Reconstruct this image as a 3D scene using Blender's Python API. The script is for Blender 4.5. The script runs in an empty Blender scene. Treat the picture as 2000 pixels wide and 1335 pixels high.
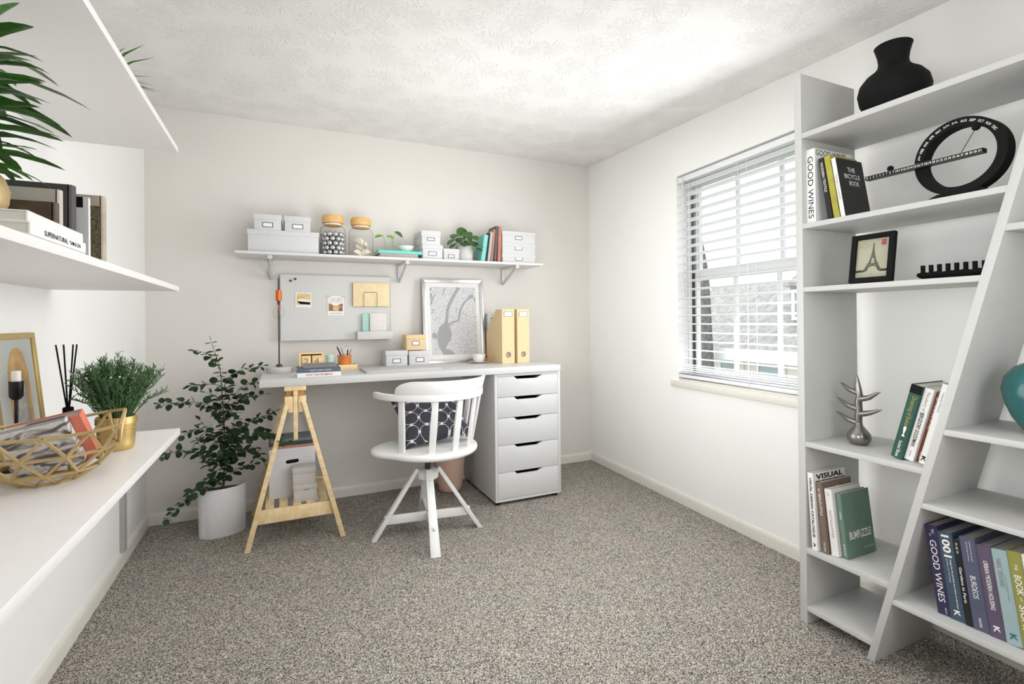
import bpy, bmesh, math, random
from math import sin, cos, pi, radians, atan2, sqrt
from mathutils import Vector, Matrix

SC = bpy.context.scene
COL = SC.collection
random.seed(7)

# ------------------------------------------------------------------ camera
YAW, PITCH, ROLL, FOC = radians(24.577), radians(0.220), radians(-0.5765), 973.528
F0 = Vector((sin(YAW), cos(YAW), 0)); R0 = Vector((cos(YAW), -sin(YAW), 0)); U0 = Vector((0, 0, 1))
F2 = F0 * cos(PITCH) + U0 * sin(PITCH); U2 = U0 * cos(PITCH) - F0 * sin(PITCH)
R3 = R0 * cos(ROLL) + U2 * sin(ROLL); U3 = U2 * cos(ROLL) - R0 * sin(ROLL)
cam_d = bpy.data.cameras.new('camera'); cam = bpy.data.objects.new('camera', cam_d); COL.objects.link(cam)
cam.matrix_world = Matrix(((R3.x, U3.x, -F2.x, 0), (R3.y, U3.y, -F2.y, 0), (R3.z, U3.z, -F2.z, 1.16), (0, 0, 0, 1)))
cam_d.sensor_width = 36; cam_d.sensor_fit = 'HORIZONTAL'; cam_d.lens = FOC / 2000 * 36
cam_d.shift_y = -45.27 / 2000
cam_d.clip_start = 0.02
SC.camera = cam

# ------------------------------------------------------------------ world, light, exposure
w = bpy.data.worlds.new('sky'); SC.world = w; w.use_nodes = True
wn = w.node_tree.nodes; wl = w.node_tree.links; wn.clear()
wo = wn.new('ShaderNodeOutputWorld'); wb = wn.new('ShaderNodeBackground')
wb.inputs[0].default_value = (0.93, 0.96, 1.0, 1); wb.inputs[1].default_value = 3.0
wl.new(wb.outputs[0], wo.inputs[0])

def area(name, loc, target, sx, sy, power, col=(1, 1, 1)):
    d = bpy.data.lights.new(name, 'AREA'); d.shape = 'RECTANGLE'; d.size = sx; d.size_y = sy; d.energy = power; d.color = col
    o = bpy.data.objects.new(name, d); COL.objects.link(o); o.location = loc
    o.rotation_euler = (Vector(target) - Vector(loc)).to_track_quat('-Z', 'Y').to_euler()
    return o
# window daylight, an added overhead fill, a bare strobe in the middle of the room, one bounced over the desk
area('daylight_window', (2.19, 1.95, 1.42), (0.9, 1.9, 1.15), 0.95, 1.2, 23, (0.96, 0.98, 1.0))
area('overhead_fill', (0.85, 1.55, 2.27), (0.85, 1.75, 0), 1.7, 1.9, 8, (0.985, 0.99, 1.0))  # added fill to even out the room, no fixture hangs here
def lamp(name, loc, watts, soft, target=None, deg=0):
    sd = bpy.data.lights.new(name, 'SPOT' if deg else 'POINT'); sd.energy = watts; sd.shadow_soft_size = soft; sd.color = (0.985, 0.99, 1.0)
    so = bpy.data.objects.new(name, sd); COL.objects.link(so); so.location = loc
    if deg:
        sd.spot_size = radians(deg); sd.spot_blend = 1.0
        so.rotation_euler = (Vector(target) - Vector(loc)).to_track_quat('-Z', 'Y').to_euler()
lamp('strobe_room', (0.80, 1.65, 0.98), 27, .5)
lamp('wall_fill', (0.15, 1.25, 1.25), 95, .4, (2.3, 2.50, 1.30), 58)  # added fill that brightens the right wall, not a real source
lamp('end_fill', (1.0, -0.75, 1.5), 30, .4)  # added fill behind the camera, lifts faces turned towards it
lamp('bookcase_fill', (0.05, 0.25, 1.25), 58, .35, (2.1, 1.0, 1.15), 80)  # added fill that lifts the bookcase and the wall behind it
lamp('strobe_desk', (0.80, 1.60, 1.25), 44, .4, (0.76, 3.22, 2.40), 84)

SC.view_settings.view_transform = 'Standard'; SC.view_settings.look = 'None'
SC.view_settings.gamma = 1.0; SC.view_settings.use_curve_mapping = False
SC.view_settings.exposure = -0.15

# ------------------------------------------------------------------ materials
def lin(c):
    c = c / 255
    return c / 12.92 if c <= 0.04045 else ((c + 0.055) / 1.055) ** 2.4
def rgb(r, g, b): return (lin(r), lin(g), lin(b), 1)

def nt(m): return m.node_tree.nodes, m.node_tree.links
def base(name):
    m = bpy.data.materials.new(name); m.use_nodes = True
    n, l = nt(m); p = n['Principled BSDF']
    return m, n, l, p

def mat(name, c, rough=0.5, metal=0.0, var=0.03, scale=40, bump=0.0, bscale=200, spec=None, stretch=None, coat=0):
    m, n, l, p = base(name)
    p.inputs['Roughness'].default_value = rough; p.inputs['Metallic'].default_value = metal
    if spec is not None: p.inputs['Specular IOR Level'].default_value = spec
    if coat: p.inputs['Coat Weight'].default_value = coat
    tc = n.new('ShaderNodeTexCoord'); mp = n.new('ShaderNodeMapping'); l.new(tc.outputs['Object'], mp.inputs[0])
    if stretch: mp.inputs['Scale'].default_value = stretch
    nz = n.new('ShaderNodeTexNoise'); nz.inputs['Scale'].default_value = scale; nz.inputs['Detail'].default_value = 4
    l.new(mp.outputs[0], nz.inputs['Vector'])
    r = n.new('ShaderNodeValToRGB'); e = r.color_ramp.elements
    col = rgb(*c)
    e[0].color = tuple(min(1, v * (1 - var * 2)) for v in col[:3]) + (1,)
    e[1].color = tuple(min(1, v * (1 + var * 2)) for v in col[:3]) + (1,)
    e[0].position = .3; e[1].position = .7
    l.new(nz.outputs[0], r.inputs[0]); l.new(r.outputs[0], p.inputs['Base Color'])
    if bump:
        nb = n.new('ShaderNodeTexNoise'); nb.inputs['Scale'].default_value = bscale; nb.inputs['Detail'].default_value = 3
        l.new(mp.outputs[0], nb.inputs['Vector'])
        b = n.new('ShaderNodeBump'); b.inputs['Strength'].default_value = bump; b.inputs['Distance'].default_value = 0.002
        l.new(nb.outputs[0], b.inputs['Height']); l.new(b.outputs[0], p.inputs['Normal'])
    return m

def glassy(name, tint=(1, 1, 1), refl=0.10, edge=1.0):
    m = bpy.data.materials.new(name); m.use_nodes = True; n, l = nt(m); n.clear()
    o = n.new('ShaderNodeOutputMaterial'); mx = n.new('ShaderNodeMixShader')
    t = n.new('ShaderNodeBsdfTransparent')
    fc = n.new('ShaderNodeLayerWeight'); fc.inputs['Blend'].default_value = .5; er = n.new('ShaderNodeValToRGB'); l.new(fc.outputs['Facing'], er.inputs[0])
    ee = er.color_ramp.elements; ee[0].position = .55; ee[0].color = (*tint, 1); ee[1].position = 1; ee[1].color = (*[x * edge for x in tint], 1); l.new(er.outputs[0], t.inputs[0])
    g = n.new('ShaderNodeBsdfGlossy'); g.inputs['Roughness'].default_value = 0.03
    fr = n.new('ShaderNodeLayerWeight'); fr.inputs['Blend'].default_value = refl
    ge = n.new('ShaderNodeNewGeometry'); iv = n.new('ShaderNodeMath'); iv.operation = 'SUBTRACT'; iv.inputs[0].default_value = 1; l.new(ge.outputs['Backfacing'], iv.inputs[1])
    mm = n.new('ShaderNodeMath'); mm.operation = 'MULTIPLY'; l.new(fr.outputs['Fresnel'], mm.inputs[0]); l.new(iv.outputs[0], mm.inputs[1]); l.new(mm.outputs[0], mx.inputs[0]); l.new(t.outputs[0], mx.inputs[1]); l.new(g.outputs[0], mx.inputs[2])
    l.new(mx.outputs[0], o.inputs[0])
    return m

def wood(name, c1, c2, stretch=(1, 1, 1), rough=0.5):
    m, n, l, p = base(name)
    tc = n.new('ShaderNodeTexCoord'); mp = n.new('ShaderNodeMapping'); mp.inputs['Scale'].default_value = stretch
    l.new(tc.outputs['Object'], mp.inputs[0])
    nz = n.new('ShaderNodeTexNoise'); nz.inputs['Scale'].default_value = 14; nz.inputs['Detail'].default_value = 5; nz.inputs['Distortion'].default_value = .6
    l.new(mp.outputs[0], nz.inputs['Vector'])
    r = n.new('ShaderNodeValToRGB'); e = r.color_ramp.elements
    e[0].color = rgb(*c1); e[1].color = rgb(*c2); e[0].position = .35; e[1].position = .68
    l.new(nz.outputs[0], r.inputs[0]); l.new(r.outputs[0], p.inputs['Base Color'])
    p.inputs['Roughness'].default_value = rough
    return m

M = {}
def carpet_mat():
    m, n, l, p = base('carpet')
    tc = n.new('ShaderNodeTexCoord')
    a = n.new('ShaderNodeTexNoise'); a.inputs['Scale'].default_value = 300; a.inputs['Detail'].default_value = 3; a.inputs['Roughness'].default_value = .75
    b = n.new('ShaderNodeTexNoise'); b.inputs['Scale'].default_value = 6; b.inputs['Detail'].default_value = 3
    v = n.new('ShaderNodeTexVoronoi'); v.inputs['Scale'].default_value = 340
    for q in (a, b, v): l.new(tc.outputs['Object'], q.inputs['Vector'])
    r = n.new('ShaderNodeValToRGB'); e = r.color_ramp.elements
    e[0].position = .30; e[0].color = rgb(62, 59, 53); e[1].position = .70; e[1].color = rgb(226, 220, 210)
    x = e.new(.5); x.color = rgb(146, 140, 132)
    sc_ = n.new('ShaderNodeSeparateColor'); l.new(v.outputs['Color'], sc_.inputs[0])
    gm = n.new('ShaderNodeMix'); gm.data_type = 'FLOAT'; gm.inputs[0].default_value = .42; l.new(a.outputs[0], gm.inputs[2]); l.new(sc_.outputs[0], gm.inputs[3])
    l.new(gm.outputs[0], r.inputs[0])
    r2 = n.new('ShaderNodeValToRGB'); e2 = r2.color_ramp.elements
    e2[0].position = .35; e2[0].color = (.93, .95, .94, 1); e2[1].position = .65; e2[1].color = (1.03, .99, .97, 1)
    l.new(b.outputs[0], r2.inputs[0])
    mx = n.new('ShaderNodeMix'); mx.data_type = 'RGBA'; mx.blend_type = 'MULTIPLY'; mx.inputs[0].default_value = 1
    l.new(r.outputs[0], mx.inputs[6]); l.new(r2.outputs[0], mx.inputs[7])
    l.new(mx.outputs[2], p.inputs['Base Color'])
    p.inputs['Roughness'].default_value = 1; p.inputs['Specular IOR Level'].default_value = 0
    ad = n.new('ShaderNodeMath'); ad.operation = 'MULTIPLY_ADD'; ad.inputs[1].default_value = -1.0
    l.new(v.outputs['Distance'], ad.inputs[0]); l.new(gm.outputs[0], ad.inputs[2])
    bp = n.new('ShaderNodeBump'); bp.inputs['Strength'].default_value = .55; bp.inputs['Distance'].default_value = .006
    l.new(ad.outputs[0], bp.inputs['Height']); l.new(bp.outputs[0], p.inputs['Normal'])
    return m
M['carpet'] = carpet_mat()

def ceiling_mat():
    # stomped plaster: fans of ridges radiating from scattered centres
    m, n, l, p = base('stomped_plaster')
    p.inputs['Base Color'].default_value = rgb(236, 234, 231); p.inputs['Roughness'].default_value = .9
    tc = n.new('ShaderNodeTexCoord')
    mp = n.new('ShaderNodeMapping'); mp.inputs['Scale'].default_value = (1, 1, 0); l.new(tc.outputs['Object'], mp.inputs[0])
    v = n.new('ShaderNodeTexVoronoi'); v.inputs['Scale'].default_value = 6.2; v.voronoi_dimensions = '2D'
    l.new(mp.outputs[0], v.inputs['Vector'])
    s = n.new('ShaderNodeVectorMath'); s.operation = 'SUBTRACT'
    l.new(mp.outputs[0], s.inputs[0]); l.new(v.outputs['Position'], s.inputs[1])
    sp = n.new('ShaderNodeSeparateXYZ'); l.new(s.outputs[0], sp.inputs[0])
    at = n.new('ShaderNodeMath'); at.operation = 'ARCTAN2'; l.new(sp.outputs[1], at.inputs[0]); l.new(sp.outputs[0], at.inputs[1])
    ln = n.new('ShaderNodeVectorMath'); ln.operation = 'LENGTH'; l.new(s.outputs[0], ln.inputs[0])
    sc = n.new('ShaderNodeSeparateColor'); l.new(v.outputs['Color'], sc.inputs[0])
    am = n.new('ShaderNodeMath'); am.operation = 'MULTIPLY'; am.inputs[1].default_value = 4.2; l.new(at.outputs[0], am.inputs[0])
    rm = n.new('ShaderNodeMath'); rm.operation = 'MULTIPLY'; rm.inputs[1].default_value = 26; l.new(ln.outputs['Value'], rm.inputs[0])
    sm = n.new('ShaderNodeMath'); sm.operation = 'MULTIPLY'; sm.inputs[1].default_value = 57; l.new(sc.outputs[0], sm.inputs[0])
    cb = n.new('ShaderNodeCombineXYZ'); l.new(am.outputs[0], cb.inputs[0]); l.new(rm.outputs[0], cb.inputs[1]); l.new(sm.outputs[0], cb.inputs[2])
    nz = n.new('ShaderNodeTexNoise'); nz.inputs['Scale'].default_value = 1.6; nz.inputs['Detail'].default_value = 2
    l.new(cb.outputs[0], nz.inputs['Vector'])
    rp = n.new('ShaderNodeValToRGB'); e = rp.color_ramp.elements; e[0].position = .5; e[1].position = .62; l.new(nz.outputs[0], rp.inputs[0])
    mr = n.new('ShaderNodeValToRGB'); e = mr.color_ramp.elements
    e[0].position = .0; e[0].color = (.3, .3, .3, 1); e[1].position = 1; e[1].color = (0, 0, 0, 1)
    q = e.new(.25); q.color = (1, 1, 1, 1); q = e.new(.7); q.color = (.8, .8, .8, 1)
    rr = n.new('ShaderNodeMath'); rr.operation = 'MULTIPLY'; rr.inputs[1].default_value = 9.5; l.new(ln.outputs['Value'], rr.inputs[0])
    l.new(rr.outputs[0], mr.inputs[0])
    mu = n.new('ShaderNodeMath'); mu.operation = 'MULTIPLY'; l.new(rp.outputs[0], mu.inputs[0]); l.new(mr.outputs[0], mu.inputs[1])
    bp = n.new('ShaderNodeBump'); bp.inputs['Strength'].default_value = .50; bp.inputs['Distance'].default_value = .0072
    l.new(mu.outputs[0], bp.inputs['Height']); l.new(bp.outputs[0], p.inputs['Normal'])
    return m
M['ceiling'] = ceiling_mat()
M['wall_back'] = mat('wall_paint_greige', (225, 221, 215), .85, var=.008, scale=3, bump=.08, bscale=90)
M['wall_white'] = mat('wall_paint_white', (243, 243, 240), .85, var=.006, scale=3, bump=.08, bscale=90)
M['trim'] = mat('trim_gloss', (226, 223, 214), .4, var=.01)
M['white'] = mat('white_laminate', (222, 222, 221), .45, var=.006)
M['white_s'] = mat('white_satin_paint', (206, 206, 205), .38, var=.006)
M['chair_w'] = mat('chair_white_paint', (228, 228, 226), .38, var=.006)
M['shelf_l'] = mat('white_shelf_board', (236, 233, 231), .4, var=.006)
M['book_w'] = mat('bookcase_white', (196, 196, 193), .5, var=.006)
M['card_w'] = mat('box_white_card', (210, 210, 210), .7, var=.01, bump=.05)
M['card_g'] = mat('box_grey_card', (196, 192, 188), .75, var=.015)
M['card_p'] = mat('box_pale_card', (214, 213, 214), .7, var=.01)
M['card_y'] = mat('box_cream_card', (228, 201, 158), .7, var=.02)
M['board'] = mat('board_enamel', (210, 210, 207), .5, var=.004)
M['board_f'] = mat('board_frame', (205, 205, 203), .45)
M['paper'] = mat('paper', (214, 208, 199), .9, var=.05, scale=8, stretch=(1, 60, 1))
M['paper_w'] = mat('paper_white', (240, 238, 234), .85, var=.01)
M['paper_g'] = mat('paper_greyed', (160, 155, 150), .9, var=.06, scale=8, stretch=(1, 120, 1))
M['ink'] = mat('ink_black', (16, 15, 16), .7, spec=.2)
M['ink_g'] = mat('ink_grey', (120, 118, 116), .7)
M['ink_w'] = mat('ink_white', (236, 234, 230), .6)
M['ink_red'] = mat('ink_red', (176, 70, 84), .7)
M['ink_gold'] = mat('ink_gold', (164, 158, 78), .6)
M['black'] = mat('matt_black', (17, 17, 17), .7, var=.02, spec=.15)
M['black_s'] = mat('satin_black', (14, 14, 15), .32, var=.02, spec=.3)
M['grey_d'] = mat('dark_grey_metal', (70, 68, 67), .4, metal=.6)
M['grey_m'] = mat('grey_metal', (120, 120, 120), .35, metal=.6)
M['chrome'] = mat('silver', (205, 205, 207), .18, metal=1.0)
M['silver_f'] = mat('silver_frame', (186, 185, 185), .28, metal=.85)
M['pewter'] = mat('pewter_glaze', (132, 128, 125), .22, metal=.75, var=.03)
M['brass'] = mat('brushed_brass', (206, 178, 118), .36, metal=.8, var=.04, scale=30)
M['brass_m'] = mat('matt_gold', (184, 160, 114), .5, metal=.45, var=.04, scale=30)
M['copper'] = mat('copper', (206, 100, 44), .3, metal=.75, var=.03)
M['terra'] = mat('orange_glaze', (214, 128, 60), .4, var=.05)
M['pine'] = wood('pine', (226, 196, 146), (243, 220, 177), (3, 3, 1))
M['pine_h'] = wood('pine_crossgrain', (226, 196, 146), (243, 220, 177), (1, 3, 3))
M['pine_y'] = wood('pine_lengthwise', (221, 189, 138), (240, 216, 172), (3, 1, 3))
M['cork'] = wood('light_lid_wood', (214, 168, 104), (232, 190, 128), (1, 1, 6))
M['cal_wood'] = wood('calendar_wood', (232, 200, 142), (243, 216, 165), (1, 1, 3))
M['soil'] = mat('soil', (88, 54, 40), .95, var=.25, scale=60, bump=.6)
M['pot_w'] = mat('pot_white', (228, 227, 228), .55, var=.01)
M['pot_c'] = mat('pot_concrete', (205, 203, 202), .7, var=.03, scale=25)
M['leaf_d'] = mat('leaf_dark', (38, 62, 34), .5, var=.16, scale=25, spec=.3)
M['leaf_m'] = mat('leaf_mid', (58, 104, 40), .42, var=.14, scale=25)
M['leaf_l'] = mat('leaf_light', (128, 176, 62), .42, var=.1, scale=25)
M['leaf_h'] = mat('leaf_herb', (74, 108, 66), .6, var=.2, scale=60)
M['leaf_p'] = mat('leaf_palm', (60, 106, 40), .38, var=.16, scale=20)
M['stem'] = mat('stem_brown_green', (74, 72, 44), .7)
M['pink'] = mat('pink_bin', (216, 182, 166), .6, var=.01)
M['glass'] = glassy('clear_glass', (.975, .98, .98), .22, .55)
M['pane'] = glassy('window_glass', (.97, .985, .98), .08)
M['slat'] = mat('blind_slat', (238, 239, 241), .45, var=.005)
M['cord'] = mat('blind_cord', (226, 226, 224), .8)
M['cream_s'] = mat('soap_cream', (236, 229, 210), .6, var=.02)
M['mint'] = mat('mint_paper', (176, 215, 204), .7)
M['mint_c'] = mat('mint_ceramic', (190, 218, 206), .5)
M['teal'] = mat('teal_glaze', (38, 104, 104), .22, var=.08, scale=8, coat=.3)
M['aqua'] = mat('aqua_cloth', (110, 208, 196), .6)
M['steel_d'] = mat('desk_mat_grey', (196, 195, 193), .6, var=.01)
M['porcelain'] = mat('porcelain', (238, 236, 233), .25)
M['candle'] = mat('candle_wax', (232, 224, 216), .6)

# ------------------------------------------------------------------ geometry helpers
class MB:
    def __init__(s): s.v = []; s.f = []
    def add(s, vs, fs):
        o = len(s.v); s.v += [tuple(p) for p in vs]; s.f += [tuple(o + i for i in f) for f in fs]; return s
    def box(s, x0, x1, y0, y1, z0, z1):
        return s.add([(x0, y0, z0), (x1, y0, z0), (x1, y1, z0), (x0, y1, z0), (x0, y0, z1), (x1, y0, z1), (x1, y1, z1), (x0, y1, z1)],
                     [(3, 2, 1, 0), (4, 5, 6, 7), (0, 1, 5, 4), (1, 2, 6, 5), (2, 3, 7, 6), (3, 0, 4, 7)])
    def prism(s, poly, ax, a0, a1):
        f = {'x': lambda p, a: (a, p[0], p[1]), 'y': lambda p, a: (p[0], a, p[1]), 'z': lambda p, a: (p[0], p[1], a)}[ax]
        n = len(poly)
        return s.add([f(p, a0) for p in poly] + [f(p, a1) for p in poly],
                     [tuple(range(n)), tuple(range(2 * n - 1, n - 1, -1))] + [(i, (i + 1) % n, n + (i + 1) % n, n + i) for i in range(n)])
    def rings(s, rs, closed=True, caps=True):
        n = len(rs[0]); vs = [p for r in rs for p in r]; fs = []
        for k in range(len(rs) - 1):
            for i in range(n if closed else n - 1):
                j = (i + 1) % n
                fs.append((k * n + i, k * n + j, (k + 1) * n + j, (k + 1) * n + i))
        if caps: fs += [tuple(range(n))[::-1], tuple((len(rs) - 1) * n + i for i in range(n))]
        return s.add(vs, fs)
    def tube(s, pts, r, n=8, caps=True):
        pts = [Vector(p) for p in pts]; rs = []
        up = Vector((0, 0, 1)); prev = None
        for i, p in enumerate(pts):
            t = (pts[min(i + 1, len(pts) - 1)] - pts[max(i - 1, 0)]).normalized()
            if prev is None:
                a = t.cross(up)
                if a.length < .05: a = t.cross(Vector((1, 0, 0)))
                a.normalize()
            else:
                a = (prev - t * prev.dot(t)).normalized()
            prev = a; b = t.cross(a)
            rad = r[i] if isinstance(r, (list, tuple)) else r
            rs.append([p + (a * cos(2 * pi * k / n) + b * sin(2 * pi * k / n)) * rad for k in range(n)])
        return s.rings(rs, True, caps)
    def lathe(s, prof, n=32, cx=0, cy=0, sx=1, sy=1, caps=True):
        return s.rings([[(cx + r * sx * cos(2 * pi * k / n), cy + r * sy * sin(2 * pi * k / n), z) for k in range(n)] for r, z in prof], True, caps)
    def ball(s, c, r, n=14, m=8, sz=1):
        return s.rings([[(c[0] + r * sin(pi * j / m) * cos(2 * pi * k / n), c[1] + r * sin(pi * j / m) * sin(2 * pi * k / n), c[2] - r * sz * cos(pi * j / m)) for k in range(n)]
                        for j in [.04] + list(range(1, m)) + [m - .04]], True, True)
    def bar(s, p0, p1, w, h, up=(0, 0, 1)):
        p0 = Vector(p0); p1 = Vector(p1); t = (p1 - p0).normalized(); a = t.cross(Vector(up))
        if a.length < .01: a = t.cross(Vector((0, 1, 0)))
        a.normalize(); b = a.cross(t)
        q = [a * (w / 2) * i + b * (h / 2) * j for i, j in ((-1, -1), (1, -1), (1, 1), (-1, 1))]
        return s.rings([[p0 + k for k in q], [p1 + k for k in q]])
    def text(s, txt, o, u, v, w_=None, h=None, bold=0, lift=.0006):
        vs, fs = text_geo(txt, bold)
        u = Vector(u).normalized(); v = Vector(v).normalized(); nrm = u.cross(v)
        x0 = min(p[0] for p in vs); x1 = max(p[0] for p in vs); y0 = min(p[1] for p in vs); y1 = max(p[1] for p in vs)
        sx = w_ / (x1 - x0) if w_ else None; sy = h / (y1 - y0) if h else None
        sx = sx or sy; sy = sy or sx
        o = Vector(o) + nrm * lift
        return s.add([o + u * ((p[0] - (x0 + x1) / 2) * sx) + v * ((p[1] - (y0 + y1) / 2) * sy) for p in vs], fs)
    def build(s, name, m, parent=None, smooth=35, bevel=0, seg=2, recalc=True):
        me = bpy.data.meshes.new(name); me.from_pydata(s.v, [], s.f)
        if recalc or bevel:
            bm = bmesh.new(); bm.from_mesh(me)
            if recalc: bmesh.ops.recalc_face_normals(bm, faces=bm.faces)
            if bevel:
                ed = [e for e in bm.edges if len(e.link_faces) == 2 and e.calc_face_angle(0) > .6]
                bmesh.ops.bevel(bm, geom=ed, offset=bevel, segments=seg, affect='EDGES', profile=.5, clamp_overlap=True)
            bm.to_mesh(me); bm.free()
        if smooth:
            me.shade_smooth(); me.set_sharp_from_angle(angle=radians(smooth))
        me.materials.append(m)
        return link(name, me, parent)

_tc = {}
def text_geo(t, bold=0):
    if (t, bold) in _tc: return _tc[(t, bold)]
    c = bpy.data.curves.new('t', 'FONT'); c.body = t; c.resolution_u = 3; c.offset = bold
    o = bpy.data.objects.new('t', c); COL.objects.link(o)
    dg = bpy.context.evaluated_depsgraph_get()
    me = bpy.data.meshes.new_from_object(o.evaluated_get(dg))
    r = ([tuple(v.co) for v in me.vertices], [tuple(p.vertices) for p in me.polygons])
    bpy.data.objects.remove(o); bpy.data.curves.remove(c); bpy.data.meshes.remove(me)
    _tc[(t, bold)] = r
    return r

def link(name, me, parent=None):
    o = bpy.data.objects.new(name, me); COL.objects.link(o)
    if parent: o.parent = parent
    return o
def tag(o, label, cat, group=None, kind=None):
    o['label'] = label
    if cat: o['category'] = cat
    if group: o['group'] = group
    if kind: o['kind'] = kind
    return o
def thing(name, label, cat, loc=(0, 0, 0), rot=(0, 0, 0), group=None, mtx=None, kind=None):
    o = bpy.data.objects.new(name, None); COL.objects.link(o); o.empty_display_size = .05
    if mtx is not None: o.matrix_basis = mtx
    else: o.location = loc; o.rotation_euler = rot
    return tag(o, label, cat, group, kind)
def frame_mtx(loc, x, y, z):
    return Matrix(((x[0], y[0], z[0], loc[0]), (x[1], y[1], z[1], loc[1]), (x[2], y[2], z[2], loc[2]), (0, 0, 0, 1)))
def rect_frame(mb, x0, x1, z0, z1, wd, y0, y1):
    """mitred rectangular frame in the XZ plane, thickness y0..y1"""
    o = [(x0, z0), (x1, z0), (x1, z1), (x0, z1)]; i = [(x0 + wd, z0 + wd), (x1 - wd, z0 + wd), (x1 - wd, z1 - wd), (x0 + wd, z1 - wd)]
    for k in range(4):
        j = (k + 1) % 4
        mb.prism([o[k], o[j], i[j], i[k]], 'y', y0, y1)
    return mb

# ------------------------------------------------------------------ room shell
def rwx(y): return 2.3204 - (3.508 - y) * .04693           # right wall face
def lwx(y): return -.7273 + (3.4923 - y) * .0068            # left wall face
def cz(y): return 2.431 - .051 * (3.5 - y)                  # ceiling height
YB, YF = 3.5, -1.1
floor = MB().box(-1.1, 2.6, YF, 3.75, -.12, 0).build('floor', M['carpet']); tag(floor, 'speckled taupe and grey cut pile carpet over the whole floor', 'floor', kind='structure')
c = MB().prism([(YF, cz(YF)), (3.75, cz(3.75)), (3.75, cz(3.75) + .12), (YF, cz(YF) + .12)], 'x', -1.1, 2.6).build('ceiling', M['ceiling'])
tag(c, 'white ceiling with stomped plaster fan texture', 'ceiling', kind='structure')
wbk = MB().prism([(-.7273, 3.4923), (2.3204, 3.508), (2.3204, 3.66), (-.7273, 3.66)], 'z', 0, cz(3.5)).build('wall_back', M['wall_back'])
tag(wbk, 'greige painted wall behind the desk', 'wall', kind='structure')
wlf = MB()
wlf.add([(lwx(YF), YF, 0), (lwx(3.66), 3.66, 0), (-.9, 3.66, 0), (-.9, YF, 0), (lwx(YF), YF, cz(YF)), (lwx(3.66), 3.66, cz(3.66)), (-.9, 3.66, cz(3.66)), (-.9, YF, cz(YF))],
        [(3, 2, 1, 0), (4, 5, 6, 7), (0, 1, 5, 4), (1, 2, 6, 5), (2, 3, 7, 6), (3, 0, 4, 7)])
wlf = wlf.build('wall_left', M['wall_white']); tag(wlf, 'white wall that carries the three long shelves', 'wall', kind='structure')
wfr = MB().box(lwx(YF) - .0, rwx(YF), YF - .12, YF, 0, cz(YF)).build('wall_front', M['wall_white']); tag(wfr, 'white wall behind the camera position', 'wall', kind='structure')
# right wall with the window hole (wall coordinate along y)
WY0, WY1, WZ0, WZ1 = 1.42, 2.435, .775, 2.062
WT = .15
wr = MB()
def wpiece(ya, yb, zfa, zfb, zta, ztb):
    wr.add([(rwx(ya), ya, zfa), (rwx(yb), yb, zfb), (rwx(yb) + WT, yb, zfb), (rwx(ya) + WT, ya, zfa),
            (rwx(ya), ya, zta), (rwx(yb), yb, ztb), (rwx(yb) + WT, yb, ztb), (rwx(ya) + WT, ya, zta)],
           [(3, 2, 1, 0), (4, 5, 6, 7), (0, 1, 5, 4), (1, 2, 6, 5), (2, 3, 7, 6), (3, 0, 4, 7)])
wpiece(YF, WY0, 0, 0, cz(YF), cz(WY0)); wpiece(WY1, 3.66, 0, 0, cz(WY1), cz(3.66))
wpiece(WY0, WY1, 0, 0, WZ0, WZ0); wpiece(WY0, WY1, WZ1, WZ1, cz(WY0), cz(WY1))
wr = wr.build('wall_right', M['wall_white']); tag(wr, 'white wall with the blind covered window', 'wall', kind='structure')
def skirting(name, p0, p1, inward, label):
    p0 = Vector(p0); p1 = Vector(p1); n = Vector(inward).normalized()
    prof = [(0, 0), (.013, 0), (.013, .048), (.011, .060), (.006, .067), (0, .069)]
    mb = MB().rings([[p + n * a + Vector((0, 0, z)) for a, z in prof] for p in (p0, p1)])
    return tag(mb.build(name, M['trim']), label, 'baseboard', kind='structure')
skirting('baseboard_back', (-.727, 3.4923, 0), (2.3204, 3.508, 0), (0, -1, 0), 'cream white baseboard along the greige wall')
skirting('baseboard_right', (rwx(3.495), 3.495, 0), (rwx(YF), YF, 0), (-1, 0, 0), 'cream white baseboard under the window')
skirting('baseboard_left', (lwx(YF), YF, 0), (lwx(3.48), 3.48, 0), (1, 0, 0), 'cream white baseboard below the long shelves')
tag(MB().box(-.7235, -.703, 2.955, 2.995, .069, .62).build('trim_1', mat('grey_trim', (168, 165, 160), .6)), 'narrow grey upright strip on the left wall below the shelf', 'trim', kind='structure')

# ------------------------------------------------------------------ window and what is outside
# local frame: x along the wall (towards the camera), y outwards, z up
WDIR = Vector((-.04687, -.9989, 0)); WOUT = Vector((.9989, -.04687, 0))
WORG = Vector((rwx(WY1), WY1, 0))
WM = frame_mtx(WORG, WDIR, WOUT, (0, 0, 1))
WL = (WY1 - WY0) * 1.0011
win = thing('window_1', 'white sash window with muntins in the right wall', 'window', mtx=WM, kind='structure')
mb = MB(); rect_frame(mb, 0, WL, WZ0, WZ1, .035, .085, .149); mb.build('window_frame', M['white_s'], win)
ZM = 1.43
mb = MB(); rect_frame(mb, .035, WL - .035, ZM - .02, WZ1 - .035, .038, .112, .14); mb.build('upper_sash', M['white_s'], win, bevel=.002)
mb = MB(); rect_frame(mb, .035, WL - .035, WZ0 + .035, ZM + .022, .045, .086, .112); mb.build('lower_sash', M['white_s'], win, bevel=.002)
for k in (1, 2):
    xm = .081 + .29 * k
    MB().box(xm - .011, xm + .011, .118, .132, ZM + .018, WZ1 - .073).build('muntin', M['white_s'], win)
    MB().box(xm - .011, xm + .011, .092, .106, WZ0 + .08, ZM - .023).build('muntin', M['white_s'], win)
MB().box(.073, WL - .073, .124, .127, ZM + .018, WZ1 - .073).build('glass_pane', M['pane'], win)
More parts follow.
